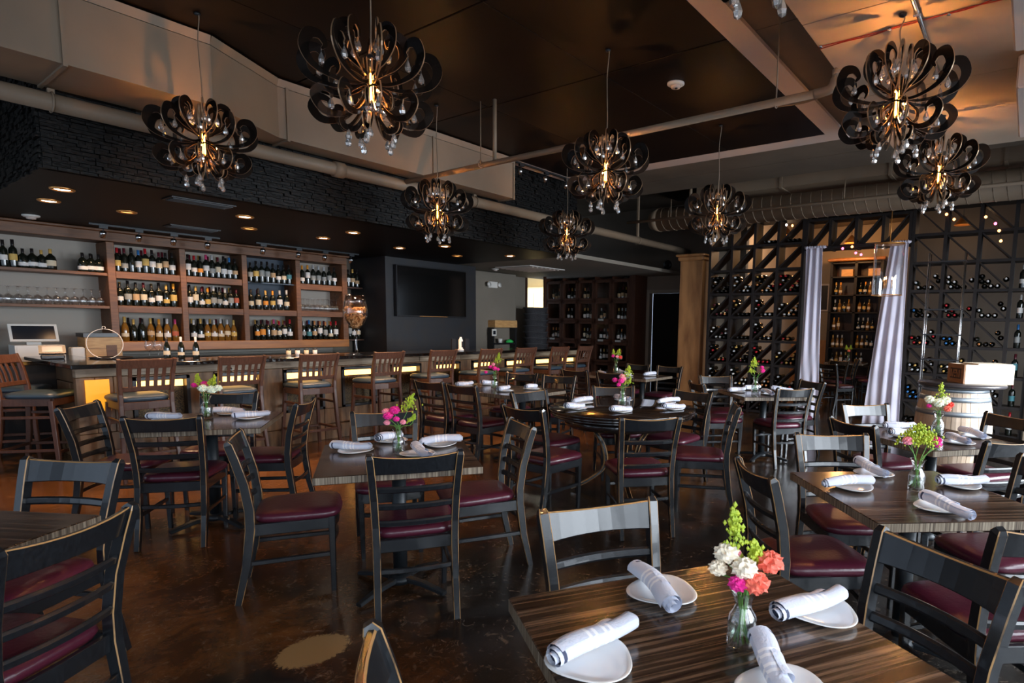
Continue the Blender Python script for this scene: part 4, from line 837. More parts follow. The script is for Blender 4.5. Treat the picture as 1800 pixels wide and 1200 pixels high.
track(0, (0.9, 1.6, 2.3, 3.2, 4.0), 0.5, 4.3, 3.898, 'black ceiling track with spot heads above the spiral duct', 'X', 8.75)
track(-5.84 + 0.25, (5.9, 6.4, 6.85), 5.75, 7.0, 3.60, 'small track of spot heads just past the end of the big duct')
# wall past the TV
t = thing('emergency_light', (-9.17, 8.82, 2.29), 0, 'white twin-head emergency light on the wall right of the TV', 'light')
MB().cbox((0, 0, 0), (0.06, 0.26, 0.13), 0.008).build('body', 'white_plastic', t)
for s in (-1, 1):
    c = MB().lathe([(0.03, -0.02), (0.052, 0.03), (0, 0.032)], 14); T = Matrix.Translation((0.04, s * 0.15, 0.0)) @ Matrix.Rotation(radians(80), 4, 'Y'); c.v = [tuple(T @ V(q)) for q in c.v]; c.build('lamp_head', 'white_plastic', t)
t = thing('host_shelf', (-9.1, 9.05, 0), 0, 'tall black frame with a thick wood beam top, right of the TV', 'shelf')
MB().cbox((0, -0.13, 1.48), (0.22, 0.40, 0.15), 0.004).build('beam', 'light_wood', t); MB().cbox((0, 0.20, 1.48), (0.22, 0.26, 0.15), 0.004).build('beam', 'light_wood', t)
for s in (-0.36, 0.30): MB().bbox((-0.08, s, 0), (0.08, s + 0.04, 1.40)).build('post', 'black_plastic', t)
MB().bbox((-0.08, -0.34, 1.05), (0.08, 0.32, 1.08)).build('shelf', 'black_plastic', t)
t = thing('thermostat', (-9.19, 8.72, 1.30), 0, 'white square frame control below the wood beam', 'control'); MB().bbox((0.16, -0.06, -0.07), (0.18, 0.06, 0.07)).build('frame', 'white_plastic', t); MB().bbox((0.18, -0.035, -0.04), (0.183, 0.035, 0.04)).build('display', 'screen', t)
t = thing('cup', (-9.08, 8.95, 1.08), 0, 'grey cup on the black shelf under the wood beam', 'cup'); MB().lathe([(0.04, 0), (0.05, 0.09), (0.046, 0.09), (0.037, 0.01)], 14).build('body', 'white_plastic', t)
t = thing('green_cloth', (-9.08, 9.22, 1.08), 0, 'bright green crumpled cloth beside the grey cup', 'cloth'); MB().lathe([(0.07, 0), (0.08, 0.03), (0.05, 0.06), (0.0, 0.075)], 9, rf=lambda a: 1 + 0.25 * sin(3 * a)).build('body', mat('green_cloth', (0.03, 0.5, 0.10), 0.7), t)
wb = Proto(thing('wicker_basket'))
_t = wb.t[0]
MB().lathe([(0.24, 0), (0.27, 0.10), (0.29, 0.118), (0.29, 0.132), (0.25, 0.128), (0.23, 0.02), (0, 0.02)], 20, rf=lambda a: 1 + 0.12 * cos(4 * a), cap=False).build('body', 'wicker', _t)
MB().tube([(0.29 * (1 + 0.12 * cos(4 * a)) * cos(a), 0.29 * (1 + 0.12 * cos(4 * a)) * sin(a), 0.128) for a in [2 * pi * i / 24 for i in range(24)]], 0.011, 5, closed=True).build('rim', 'wicker', _t)
wb.t = tree(_t)
for i in range(14): wb.place((-8.97 + random.uniform(-0.01, 0.01), 9.95, i * 0.132), random.uniform(-0.05, 0.05), 'dark wicker basket in the tall stack left of the wine cabinet', 'basket', 'stack of dark wicker baskets')

# ------------------------------------------------------------------ mahogany wine cabinet
cb = thing('wine_cabinet', (0, 0, 0), 0, 'dark mahogany wall cabinet with glazed doors full of bottles', 'cabinet')
X0, XP, Z0, ZP = -9.02, 0.42, 0.22, 0.455
X0 = -9.34; XP = 0.470
for s in (X0 - 0.06, X0 + 5 * XP + 0.0): MB().bbox((s, 10.72, 0), (s + 0.06, 11.17, 2.62)).build('side_panel', 'cabinet', cb)
MB().bbox((X0, 11.14, 0), (X0 + 5 * XP, 11.17, 2.62)).build('back_panel', 'cabinet', cb)
MB().bbox((X0 + 5 * XP + 0.06, 10.70, 0), (X0 + 5 * XP + 0.16, 11.17, 2.60)).build('pilaster', 'cabinet', cb)
MB().cbox((X0 + 2.5 * XP + 0.05, 10.92, 2.66), (5 * XP + 0.42, 0.52, 0.10), 0.03).build('crown', 'cabinet', cb)
MB().cbox((X0 + 2.5 * XP + 0.05, 10.90, 2.73), (5 * XP + 0.54, 0.60, 0.05), 0.015).build('crown_lip', 'cabinet', cb)
MB().bbox((X0 - 0.06, 10.70, 0), (X0 + 5 * XP, 11.17, 0.2)).build('plinth', 'cabinet', cb)
for i in range(1, 5): MB().bbox((X0 + i * XP - 0.012, 10.76, 0.2), (X0 + i * XP + 0.012, 11.14, 2.62)).build('divider', 'cabinet', cb)
for j in range(6): MB().bbox((X0, 10.76, Z0 + j * ZP - 0.02), (X0 + 5 * XP, 11.14, Z0 + j * ZP)).build('shelf', 'cabinet', cb)
dm = MB()
for q in (((0, 0, 0), (0.055, 0.03, ZP - 0.02)), ((XP - 0.065, 0, 0), (XP - 0.01, 0.03, ZP - 0.02)), ((0, 0, 0), (XP - 0.01, 0.03, 0.05)), ((0, 0, ZP - 0.07), (XP - 0.01, 0.03, ZP - 0.02))): dm.bbox(*q)
d0 = dm.build('door', 'cabinet'); dme = d0.data; bpy.data.objects.remove(d0)
p0 = MB().bbox((0.055, 0.012, 0.05), (XP - 0.065, 0.016, ZP - 0.07)).build('pane', 'cabinet_glass'); pme = p0.data; bpy.data.objects.remove(p0)
random.seed(33)
CN = ['left', 'second', 'middle', 'fourth', 'right']; RN = ['bottom', 'second lowest', 'middle', 'second highest', 'top']
for j in range(5):
    for i in range(5):
        o = bpy.data.objects.new('door', dme); COL.objects.link(o); o.parent = cb; o.location = (X0 + i * XP + 0.005, 10.725, Z0 + j * ZP)
        p = bpy.data.objects.new('pane', pme); COL.objects.link(p); p.parent = o
        if (i, j) in ((3, 4), (0, 3), (1, 2), (1, 0)): continue
        nb = random.choice([2, 3, 3]); side = random.choice(['white', 'cream', 'tan', 'white', 'grey'])
        for q in range(nb):
            bottle(X0 + i * XP + 0.115 + q * 0.092, 10.86, Z0 + j * ZP + 0.001, 'claret', 'dark_bottle', side, random.choice(['gold', 'black', 'silver', 'burgundy', 'copper']), '%s bottle in the %s column, %s row of the mahogany cabinet' % (N_[q], CN[i], RN[j]), 'bottles in the mahogany cabinet', face=-75, s=0.95)
for (i, j) in ((0, 2), (2, 1), (3, 2), (4, 2), (3, 3), (2, 2)):
    MB().bbox((X0 + i * XP + 0.13, 10.716, Z0 + j * ZP + 0.004), (X0 + i * XP + 0.27, 10.724, Z0 + j * ZP + 0.045)).build('name_plate', 'label_grey', cb)

# knotty wood column, wall clock, crate strip at the right
t = thing('wood_column', (-5.22, 10.3, 0), 0, 'knotty alder boxed column with crown, left of the lattice rack', 'column')
MB().cbox((0, 0, 1.36), (0.46, 0.40, 2.72), 0.006).build('shaft', 'column_wood', t)
MB().cbox((0, 0, 2.76), (0.54, 0.48, 0.08), 0.02).build('crown', 'column_wood', t); MB().cbox((0, 0, 2.82), (0.60, 0.54, 0.04), 0.01).build('crown_lip', 'column_wood', t); MB().cbox((0, 0, 0.07), (0.50, 0.44, 0.14), 0.01).build('base', 'column_wood', t)
t = thing('wall_speaker', (-6.32, 11.17, 2.785), 0, 'small round black speaker on the wall above the dark doorway', 'speaker')
MB().lathe([(0.09, 0), (0.10, -0.03), (0.06, -0.05), (0.02, -0.045)], 20, axis='Y').build('body', 'black_plastic', t); MB().lathe([(0.03, -0.05), (0.02, -0.06)], 12, axis='Y').build('cone', 'iron', t)

# ------------------------------------------------------------------ lattice wine racks
PX = 0.41
def lattice(name, label, xs, zs, sgn, nodiag=()):
    t = thing(name, (0, 0, 0), 0, label, 'rack')
    for x in xs: MB().bbox((x - 0.022, 10.0, zs[0] - 0.03), (x + 0.022, 10.32, zs[-1] + 0.02)).build('post', 'rack', t)
    for z in zs:
        for i in range(len(xs) - 1): MB().bbox((xs[i] + 0.022, 10.004, z - 0.02), (xs[i + 1] - 0.022, 10.318, z + 0.02)).build('shelf_board', 'rack', t)
    for i in range(len(xs) - 1):
        for j in range(len(zs) - 1):
            if (i, j) in nodiag: continue
            a = V((xs[i] + 0.022, 0, zs[j] + 0.02)); b = V((xs[i + 1] - 0.022, 0, zs[j + 1] - 0.02))
            if sgn < 0: a.z, b.z = b.z, a.z
            mb = MB(); dv = (b - a).normalized(); nr = V((-dv.z, 0, dv.x)) * 0.010
            P = [a - nr + dv * 0.012, b - nr - dv * 0.012, b + nr - dv * 0.012, a + nr + dv * 0.012]
            vs = [q + V((0, 10.01, 0)) for q in P] + [q + V((0, 10.31, 0)) for q in P]
            mb.add(vs, [(0, 1, 2, 3), (7, 6, 5, 4), (0, 4, 5, 1), (1, 5, 6, 2), (2, 6, 7, 3), (3, 7, 4, 0)]); mb.build('diagonal_board', 'rack', t)
    return t
LX = [-4.79, -4.375, -3.96, -3.55, -3.13]; LZ = [0.03 + 0.4105 * k for k in range(9)]
lattice('lattice_rack', 'dark lattice wine rack left of the white curtains', LX, LZ, 1)
RX = [-1.51, -1.09, -0.67, -0.26, 0.0]
lattice('lattice_rack', 'dark lattice wine rack right of the white curtains, behind the barrel', RX, LZ, -1, [(3, j) for j in range(9)])
lattice('lattice_rack', 'low lattice header over the curtained opening', [-3.083, -2.71, -2.32, -1.93, -1.557], [2.80, 3.25], 1)
struct('trim_4', MB().bbox((0.04, 9.95, 0), (0.35, 10.35, 3.5)), 'far_wall')
RB = {}
def rack_mesh(f):
    if f not in RB:
        prof = [(0.0, 0.305), (0.036, 0.305), (0.0375, 0.295), (0.0375, 0.12), (0.033, 0.10), (0.016, 0.075), (0.0145, 0.065), (0.0155, 0.062), (0.0155, 0.001), (0.0, 0.0)]
        o = MB().lathe(prof, 10, axis='Y', ms=[0, 0, 0, 0, 0, 0, 1, 1, 1], cap=False).build('wine_bottle', ['dark_bottle', 'foil_' + f]); RB[f] = o.data; bpy.data.objects.remove(o)
    return RB[f]
random.seed(9); cnt = 0; STUFF = {'left': MB(), 'right': MB()}
low = [(0.135, 0.040), (0.212, 0.040), (0.289, 0.040), (0.325, 0.109), (0.250, 0.107), (0.326, 0.180)]
upp = [(0.040, 0.135), (0.080, 0.203), (0.040, 0.272), (0.118, 0.272)]
def fill(xs, cells, mirror, wfoil, where):
    global cnt
    for (i, j, nl, nu) in cells:
        x0 = xs[i] + 0.022; wd = xs[i + 1] - xs[i] - 0.044; z0 = LZ[j] + 0.02
        f0 = random.choice(wfoil)
        for k, (a, b) in enumerate(low[:nl] + upp[:nu]):
            q = a if not mirror else wd - a
            f = f0 if random.random() < 0.6 else random.choice(wfoil)
            yy = 10.005 + random.uniform(0, 0.012)
            if f == 'black':
                prof = [(0.0, 0.305), (0.036, 0.305), (0.0375, 0.295), (0.0375, 0.12), (0.033, 0.10), (0.016, 0.075), (0.0155, 0.001), (0.0, 0.0)]
                STUFF[where].lathe(prof, 8, (x0 + q, yy, z0 + b + 0.001), axis='Y', ms=[0, 0, 0, 0, 0, 1, 1], cap=False); continue
            o = bpy.data.objects.new('wine_bottle', rack_mesh(f)); COL.objects.link(o); o.location = (x0 + q, yy, z0 + b + 0.001); cnt += 1
            tag(o, '%s-foiled bottle, %s column, %s row up, %s half of its cell, %s lattice rack' % (f, N_[i], N_[j], 'lower' if k < nl else 'upper', where), 'bottle', 'bottles lying in the %s lattice rack' % where)
F1 = ['black', 'black', 'black', 'burgundy', 'red', 'white', 'copper', 'black', 'silver', 'gold']
cellsL = []
for j in range(7):
    for i in range(4):
        if j == 6: nl, nu = (0, 0)
        elif j == 3: nl, nu = ((6, 2), (3, 0), (4, 3), (2, 0))[i]
        else: nl, nu = random.choice([(6, 2), (5, 3), (4, 2), (6, 4), (3, 3)])
        if j == 0 and i in (0, 1): nl, nu = (4, 0)
        cellsL.append((i, j, nl, nu))
cellsL += [(1, 7, 0, 0), (2, 7, 3, 0), (3, 7, 3, 0)]
fill(LX, cellsL, False, F1, 'left')
cellsR = []
for j in range(6):
    for i in range(3):
        nl, nu = random.choice([(6, 1), (4, 2), (5, 2), (3, 2), (5, 0)])
        cellsR.append((i, j, nl, nu))
fill(RX, cellsR, True, ['black', 'copper', 'red', 'black', 'white', 'black', 'blue', 'silver', 'gold'], 'right')
for wh in ('left', 'right'):
    o = STUFF[wh].build('wine_bottles', ['dark_bottle', 'foil_black']); tag(o, 'black-foiled wine bottles lying in the lattice rack %s of the curtains' % wh, 'bottles', None, 'stuff')
for j, (f, l) in enumerate((('red', 'white'), ('burgundy', 'teal'), ('burgundy', 'teal'), ('blue', 'grey'), ('white', 'white'), ('white', 'white'))):
    bottle(-0.13, 10.10, LZ[j] + 0.021, 'claret', 'dark_bottle', l, f, 'upright bottle in the %s row of the last column of the right rack' % (['lowest', 'second', 'third', 'fourth', 'fifth', 'top'][j]), 'upright bottles at the end of the right rack', face=-85, s=1.08)

# curtains on rods, hung in the opening
def curtain(top, bot, z1, z0, yc, label, folds):
    t = thing('curtain', (0, 0, 0), 0, label, 'curtain'); mb = MB(); NX, NZ = 64, 22; vs = []
    for j in range(NZ + 1):
        s = j / NZ; e = s ** 0.8; a = top[0] + (bot[0] - top[0]) * e; b = top[1] + (bot[1] - top[1]) * e; z = z1 + (z0 - z1) * s
        for i in range(NX + 1):
            u = i / NX; am = 0.010 + 0.010 * s; vs.append((a + (b - a) * u + 0.006 * sin(9 * u + 4 * s), yc + am * sin(folds * 2 * pi * u + 0.8 * sin(3 * s)) + 0.012 * sin(17 * u + 5 * s), z + (0.012 * sin(40 * u) if j == 0 else 0)))
    fs = [(j * (NX + 1) + i, j * (NX + 1) + i + 1, (j + 1) * (NX + 1) + i + 1, (j + 1) * (NX + 1) + i) for j in range(NZ) for i in range(NX)]
    mb.add(vs, fs, 0, True); o = mb.build('drape', 'curtain', t); md = o.modifiers.new('thickness', 'SOLIDIFY'); md.thickness = 0.003
    return t
cl_ = curtain((-3.04, -2.78), (-3.03, -2.70), 2.81, 0.035, 9.88, 'white curtain panel at the left side of the opening, hanging straight', 2.6)
cr_ = curtain((-1.78, -1.55), (-2.02, -1.50), 2.82, 0.03, 9.88, 'white curtain panel at the right side of the opening, flaring to the left', 3.4)
for c, x0, x1 in ((cl_, -3.06, -2.74), (cr_, -1.80, -1.53)):
    mb = MB().tube([(x0 + (x1 - x0) * i / 24, 9.88 + 0.022 * sin(i * 1.9), 2.80 + 0.008 * sin(i * 2.4)) for i in range(25)], 0.022, 6); mb.build('gathered_header', 'curtain', c)
t = thing('curtain_rod', (0, 9.88, 2.80), 0, 'thin dark curtain rod across the opening', 'rod'); MB().tube([(-3.08, 0, 0), (-1.52, 0, 0.02)], 0.007, 6).build('rod', 'iron', t)
for x in (-2.72, -1.85): MB().tube([(x, 0, 0), (x, 0.13, 0.03)], 0.006, 5).build('bracket', 'chrome', t)

# tall wire etagere before the right rack
t = thing('wire_shelf', (-0.97, 9.35, 0), 0, 'tall shelf with thin steel rods and black shelves before the right rack', 'shelf')
for x in (-0.21, 0.21):
    for y in (-0.1, 0.1): MB().tube([(x, y, 0.0), (x, y, 2.55)], 0.010 if y < 0 else 0.006, 6).build('rod', 'chrome', t)
for z in (0.35, 0.72, 1.10, 1.44, 1.78, 2.42): MB().bbox((-0.22, -0.11, z), (0.22, 0.11, z + 0.018)).build('shelf', 'black_plastic', t)

# ------------------------------------------------------------------ barrel and crate
br = thing('wine_barrel', (-0.60, 7.40, 0), radians(10), 'oak wine barrel with grey hoops standing before the right rack', 'barrel')
def br_r(z): return 0.30 + 0.068 * (1 - ((z - 0.455) / 0.455) ** 2)
NS = 26
for k in range(NS):
    a0 = 2 * pi * k / NS + 0.006; a1 = 2 * pi * (k + 1) / NS - 0.006; mb = MB(); vs = []
    zs = [0, 0.11, 0.23, 0.34, 0.455, 0.57, 0.68, 0.80, 0.91]
    for z in zs:
        r = br_r(z)
        for (rr_, aa) in ((r - 0.022, a0), (r, a0), (r + 0.0015, (a0 + a1) / 2), (r, a1), (r - 0.022, a1)): vs.append((rr_ * cos(aa), rr_ * sin(aa), z))
    fs = []
    for i in range(8):
        for j in range(5): q = (j + 1) % 5; fs.append((i * 5 + j, i * 5 + q, (i + 1) * 5 + q, (i + 1) * 5 + j))
    fs += [(4, 3, 2, 1, 0), (40, 41, 42, 43, 44)]
    mb.add(vs, fs); mb.build('stave', 'stave', br)
for z0, z1 in ((0.03, 0.08), (0.22, 0.265), (0.62, 0.67), (0.77, 0.82), (0.865, 0.905)):
    MB().lathe([(br_r(z0) + 0.001, z0), (br_r(z0) + 0.005, z0), (br_r(z1) + 0.005, z1), (br_r(z1) + 0.001, z1)], 40, cap=False).build('hoop', 'hoop', br)
MB().lathe([(0, 0.915), (0.40, 0.915), (0.415, 0.925), (0.415, 0.945), (0.405, 0.955), (0, 0.955)], 44, (0.055, 0.02, 0), cap=False).build('round_top', 'barrel_top', br)
cx = thing('wine_crate', (-0.39, 7.50, 0.956), radians(32), 'pale pine wine crate with dark branded end panel on the barrel', 'crate')
LL, WW, HH = 0.50, 0.33, 0.20
MB().bbox((-LL / 2, -WW / 2, 0), (LL / 2, -WW / 2 + 0.012, HH)).build('side_board', 'crate_wood', cx); MB().bbox((-LL / 2, WW / 2 - 0.012, 0), (LL / 2, WW / 2, HH)).build('side_board', 'crate_wood', cx)
MB().bbox((LL / 2 - 0.015, -WW / 2 + 0.012, 0), (LL / 2, WW / 2 - 0.012, HH)).build('end_board', 'crate_wood', cx); MB().bbox((-LL / 2 + 0.01, -WW / 2 + 0.012, 0), (LL / 2 - 0.015, WW / 2 - 0.012, 0.012)).build('bottom_board', 'crate_wood', cx)
eb = MB().bbox((-LL / 2 - 0.004, -WW / 2, 0), (-LL / 2 + 0.012, WW / 2, HH)).build('end_board', 'crate_end', cx)
MB().bbox((-LL / 2 - 0.008, -0.105, 0.045), (-LL / 2 - 0.004, 0.105, 0.155)).build('branded_panel', 'brand_mark', eb)
mk = MB()
for (a, b, c, d_) in ((-0.09, -0.07, 0.06, 0.14), (0.07, 0.09, 0.06, 0.14), (-0.05, -0.036, 0.06, 0.11), (-0.036, -0.022, 0.10, 0.14), (0.036, 0.05, 0.06, 0.11), (0.022, 0.036, 0.10, 0.14), (-0.012, 0.012, 0.06, 0.075), (-0.012, 0.012, 0.095, 0.11), (-0.012, 0.012, 0.125, 0.14)): mk.bbox((-LL / 2 - 0.012, a, c), (-LL / 2 - 0.008, b, d_))
mk.build('carved_emblem', 'crate_end', eb)
MB().bbox((-LL / 2 + 0.15, -WW / 2 + 0.03, HH), (LL / 2, WW / 2, HH + 0.010)).build('lid_board', 'crate_wood', cx)

# ------------------------------------------------------------------ private room contents
ps_ = thing('wine_shelf', (0, 0, 0), 0, 'tall dark wine shelf on the far wall of the private room', 'shelf')
FX = [-3.98, -3.42, -2.86]; FZs = [0.24, 0.65, 1.06, 1.48, 1.91, 2.32, 2.75]
for x in FX: MB().bbox((x - 0.03, 15.0, 0), (x + 0.03, 15.43, 3.10)).build('upright', 'rack', ps_)
for z in FZs + [3.08]: MB().bbox((FX[0], 15.0, z - 0.03), (FX[2], 15.43, z)).build('shelf', 'rack', ps_)
MB().bbox((FX[0], 15.40, 0), (FX[2], 15.43, 3.05)).build('back_panel', 'cabinet', ps_)
MB().cbox(((FX[0] + FX[2]) / 2, 15.18, 3.14), (1.3, 0.52, 0.07), 0.02).build('crown', 'shelf_ledge', ps_)
random.seed(41)
for j, z in enumerate(FZs[1:-1]):
    for h_ in range(2):
        n = random.choice([3, 4, 2])
        for q in range(n):
            bottle(FX[h_] + 0.10 + q * 0.105, 15.12, z, random.choice(['claret', 'burgundy']), random.choice(['dark_bottle', 'amber_bottle']), random.choice(['white', 'cream', 'yellow']), random.choice(['gold', 'white', 'orange', 'black']), '%s bottle from left, %s half, %s shelf up, far private wine shelf' % (N_[q], 'left' if h_ == 0 else 'right', N_[j]), 'bottles on the far private wine shelf', face=-90)
for x, lb in ((-3.62, 'left'), (-3.02, 'right')):
    t = thing('cardboard_box', (x, 15.2, 2.75), 0, lb + ' tan box in the top compartment of the far private wine shelf', 'box'); MB().bbox((-0.14, -0.15, 0.001), (0.12, 0.15, 0.17)).build('body', 'light_wood', t); MB().bbox((-0.14, -0.02, 0.171), (0.12, 0.02, 0.173)).build('tape', 'label_tan', t)
t = thing('picture_frame', (-4.32, 15.465, 2.28), 0, 'dark framed picture left of the far private wine shelf', 'picture')
MB().bbox((-0.20, 0, -0.34), (0.20, 0.03, 0.34)).build('frame', 'trim_pale', t); MB().bbox((-0.16, -0.004, -0.30), (0.16, -0.001, 0.30)).build('picture', 'screen', t)
for (x, y, z, p_, c_) in ((-3.4, 14.3, 3.3, 30, (1, 0.50, 0.18)), (-1.2, 13.5, 3.4, 3, (1, 0.6, 0.3)), (-4.3, 12.6, 3.3, 34, (1, 0.66, 0.40))):
    l = bpy.data.lights.new('private_room_lamp', 'POINT'); l.energy = p_; l.color = c_; l.shadow_soft_size = 0.12
    o = bpy.data.objects.new('private_room_lamp', l); COL.objects.link(o); o.location = (x, y, z)
    t = thing('pendant_lamp', (x, y, z), 0, 'small pendant lamp in the private room at x %s of the far wall' % ('left' if x < -4 else 'middle' if x < -2 else 'right'), 'lamp'); t['label'] = {-3.4: 'small pendant lamp before the far private wine shelf', -1.2: 'small pendant lamp seen through the right rack', -4.3: 'small pendant lamp seen through the left rack'}[x]
    MB().lathe([(0.02, 0.30), (0.15, 0.14), (0.15, 0.13), (0.02, 0.28)], 16).build('shade', 'shelf_ledge', t); MB().tube([(0, 0, 0.29), (0, 0, ZC - z)], 0.005, 5).build('cord', 'iron', t)
ln_ = thing('cylinder_lantern', (-1.72, 9.45, 2.0), 0, 'hanging clear glass cylinder lantern with candle bulbs before the right curtain', 'lamp')
MB().lathe([(0.20, 0.0), (0.20, 0.72)], 32, cap=False).build('cylinder', 'thin_glass', ln_)
MB().tube([(0.2 * cos(2 * pi * i / 32), 0.2 * sin(2 * pi * i / 32), 0.0) for i in range(32)], 0.006, 5, closed=True).build('rim', 'brass_trim', ln_)
MB().lathe([(0.0, 0.72), (0.2, 0.72), (0.2, 0.735), (0, 0.74)], 32, cap=False).build('cap', 'brass_trim', ln_); MB().tube([(0, 0, 0.735), (0, 0, 1.2)], 0.007, 6).build('rod', 'brass_trim', ln_)
for k in range(3):
    a = 2 * pi * k / 3 + 0.4; c = MB().lathe([(0.008, 0.10), (0.009, 0.22)], 8, (0.06 * cos(a), 0.06 * sin(a), 0)).build('candle', 'brass_trim', ln_)
    MB().lathe([(0.003, 0.22), (0.008, 0.235), (0.003, 0.262)], 8, (0.06 * cos(a), 0.06 * sin(a), 0)).build('bulb', mat('candle_bulb', (1, 0.7, 0.4), 0.5, emit=(1, 0.55, 0.22), es=9), c)
def string(P, cols, lb):
    t = thing('string_light', (0, 0, 0), 0, lb, 'string lights'); MB().tube(spline(P, 5), 0.004, 4).build('wire', 'iron', t)
    for k, (p, c) in enumerate(zip(P, cols)): MB().lathe([(0.0, -0.022), (0.018, -0.01), (0.018, 0.01), (0.0, 0.022)], 8, (p[0], p[1], p[2] - 0.03), cap=False).build('bulb', mat('string_bulb', c, 0.4, emit=c, es=5), t)
PK, OR, WH = (1.0, 0.10, 0.22), (1.0, 0.35, 0.10), (1.0, 0.75, 0.7)
string([(-2.50, 9.985, 2.80), (-2.36, 9.985, 2.82), (-2.30, 9.985, 2.72), (-2.22, 9.985, 2.69)], [PK, OR, PK, PK], 'cluster of pink string bulbs over the curtained opening')
string([(-1.20, 9.985, 3.35), (-1.10, 9.985, 3.20), (-1.0, 9.985, 3.12)], [OR, OR, OR], 'string bulbs at the top of the right rack near the last chandelier')
string([(-0.62, 9.985, 3.12), (-0.50, 9.985, 3.02), (-0.45, 9.985, 2.92), (-0.42, 9.985, 2.78)], [OR, PK, OR, OR], 'orange string bulbs high on the right rack near the edge')
string([(-3.42, 9.985, 3.24), (-3.32, 9.985, 3.22)], [WH, OR], 'white string bulb at the top of the left rack')

# ================================================================== CHANDELIERS
ARMS = [
 ([(.030, .015), (.10, -.012), (.20, -.010), (.290, .020), (.328, .085), (.305, .150), (.255, .160), (.228, .125), (.245, .098)], [.016, .018, .024, .038, .056, .062, .050, .030, .009]),
 ([(.030, .045), (.070, .070), (.125, .105), (.168, .170), (.165, .235), (.122, .262), (.086, .235), (.088, .200)], [.016, .020, .028, .042, .052, .047, .030, .009]),
 ([(.030, -.040), (.075, -.115), (.150, -.175), (.240, -.180), (.285, -.125), (.255, -.075), (.208, -.085), (.205, -.115)], [.015, .018, .028, .044, .052, .046, .028, .009]),
 ([(.028, -.085), (.045, -.165), (.085, -.222), (.135, -.222), (.150, -.185), (.118, -.168)], [.014, .020, .032, .036, .026, .010]),
 ([(.030, .0), (.080, -.020), (.125, -.055), (.122, -.108), (.085, -.118), (.070, -.095)], [.010, .012, .018, .022, .016, .006]),
 ([(.034, .125), (.026, .06), (.026, -.03), (.030, -.10)], [.014, .020, .020, .012]),
]
DL_ = (0, 38, 0, -30, 72, 0)
def fin_mesh(sg):
    mb = MB(); th = 0.0035
    for (P, Wd), dl in zip(ARMS, DL_):
        ca, sa = cos(radians(dl * sg)), sin(radians(dl * sg))
        p = spline([(a, b, 0) for a, b in P], 5); n = len(p); L, R = [], []
        for i, q in enumerate(p):
            t = (p[min(i + 1, n - 1)] - p[max(i - 1, 0)]).normalized(); u = i / 5; k = min(int(u), len(Wd) - 2); w_ = 0.84 * (Wd[k] + (Wd[k + 1] - Wd[k]) * (u - k))
            nr = V((-t.y, t.x, 0)) * w_ / 2; L.append(q + nr); R.append(q - nr)
        vs = []
        for i in range(n):
            for (q, s_) in ((L[i], 1), (R[i], 1), (R[i], -1), (L[i], -1)): xx = q.x - 0.03; vs.append((0.03 + xx * ca - s_ * th * sa, xx * sa + s_ * th * ca, q.y))
        fs = []; ms = []
        for i in range(n - 1):
            for j in range(4): k = (j + 1) % 4; fs.append((i * 4 + j, i * 4 + k, (i + 1) * 4 + k, (i + 1) * 4 + j)); ms.append(0 if j in (0, 2) else 1)
        fs += [(3, 2, 1, 0), tuple((n - 1) * 4 + j for j in range(4))]; ms += [1, 1]
        mb.add(vs, fs, ms)
    return mb
def crystal_mb(s=1.0):
    return MB().lathe([(0.0, 0.0), (0.0075 * s, -0.016 * s), (0.012 * s, -0.030 * s), (0.0095 * s, -0.040 * s), (0.0, -0.046 * s)], 6, sm=False, cap=False).tube([(0, 0, 0.012), (0, 0, 0)], 0.0012, 4)
ch = thing('chandelier')
fm0 = []
for sg in (1, -1): _o = fin_mesh(sg).build('scroll_fin', ['acrylic', 'acrylic_edge']); fm0.append(_o.data); bpy.data.objects.remove(_o)
cm0 = crystal_mb(1.35).build('crystal', 'crystal').data; bpy.data.objects.remove(bpy.data.objects['crystal'])
for k in range(10):
    f = bpy.data.objects.new('scroll_fin', fm0[k % 2]); COL.objects.link(f); f.parent = ch; f.rotation_euler = (0, 0, 2 * pi * k / 10 + 0.15)
    sg = 1 if k % 2 == 0 else -1
    for (r, z, dl) in [(.246, .088, 0), (.092, .188, 38), (.206, -.108, 0), (.118, -.225 if k % 2 else -.255, -30), (.078, -.085, 72)]:
        c = bpy.data.objects.new('crystal', cm0); COL.objects.link(c); c.parent = f; c.location = (0.03 + (r - 0.03) * cos(radians(dl * sg)), (r - 0.03) * sin(radians(dl * sg)), z)
MB().lathe([(0.012, 0.15), (0.020, 0.14), (0.022, 0.085), (0.018, 0.075)], 14).build('socket', 'iron', ch)
MB().lathe([(0.026, -0.10), (0.026, -0.095), (0.0, -0.094)], 12).build('hub_ring', 'acrylic', ch)
MB().lathe([(0.034, 0.118), (0.034, 0.124)], 16).build('hub_ring', 'acrylic', ch)
MB().lathe([(0.0, -0.090), (0.014, -0.082), (0.0225, -0.06), (0.0225, 0.05), (0.012, 0.074)], 14, cap=False).build('bulb', 'bulb_glass', ch)
MB().lathe([(0.0, -0.076), (0.012, -0.070), (0.0185, -0.056), (0.0185, 0.044), (0.012, 0.058), (0.0, 0.060)], 10, cap=False).build('filament', 'filament', ch)
CHP = Proto(ch)
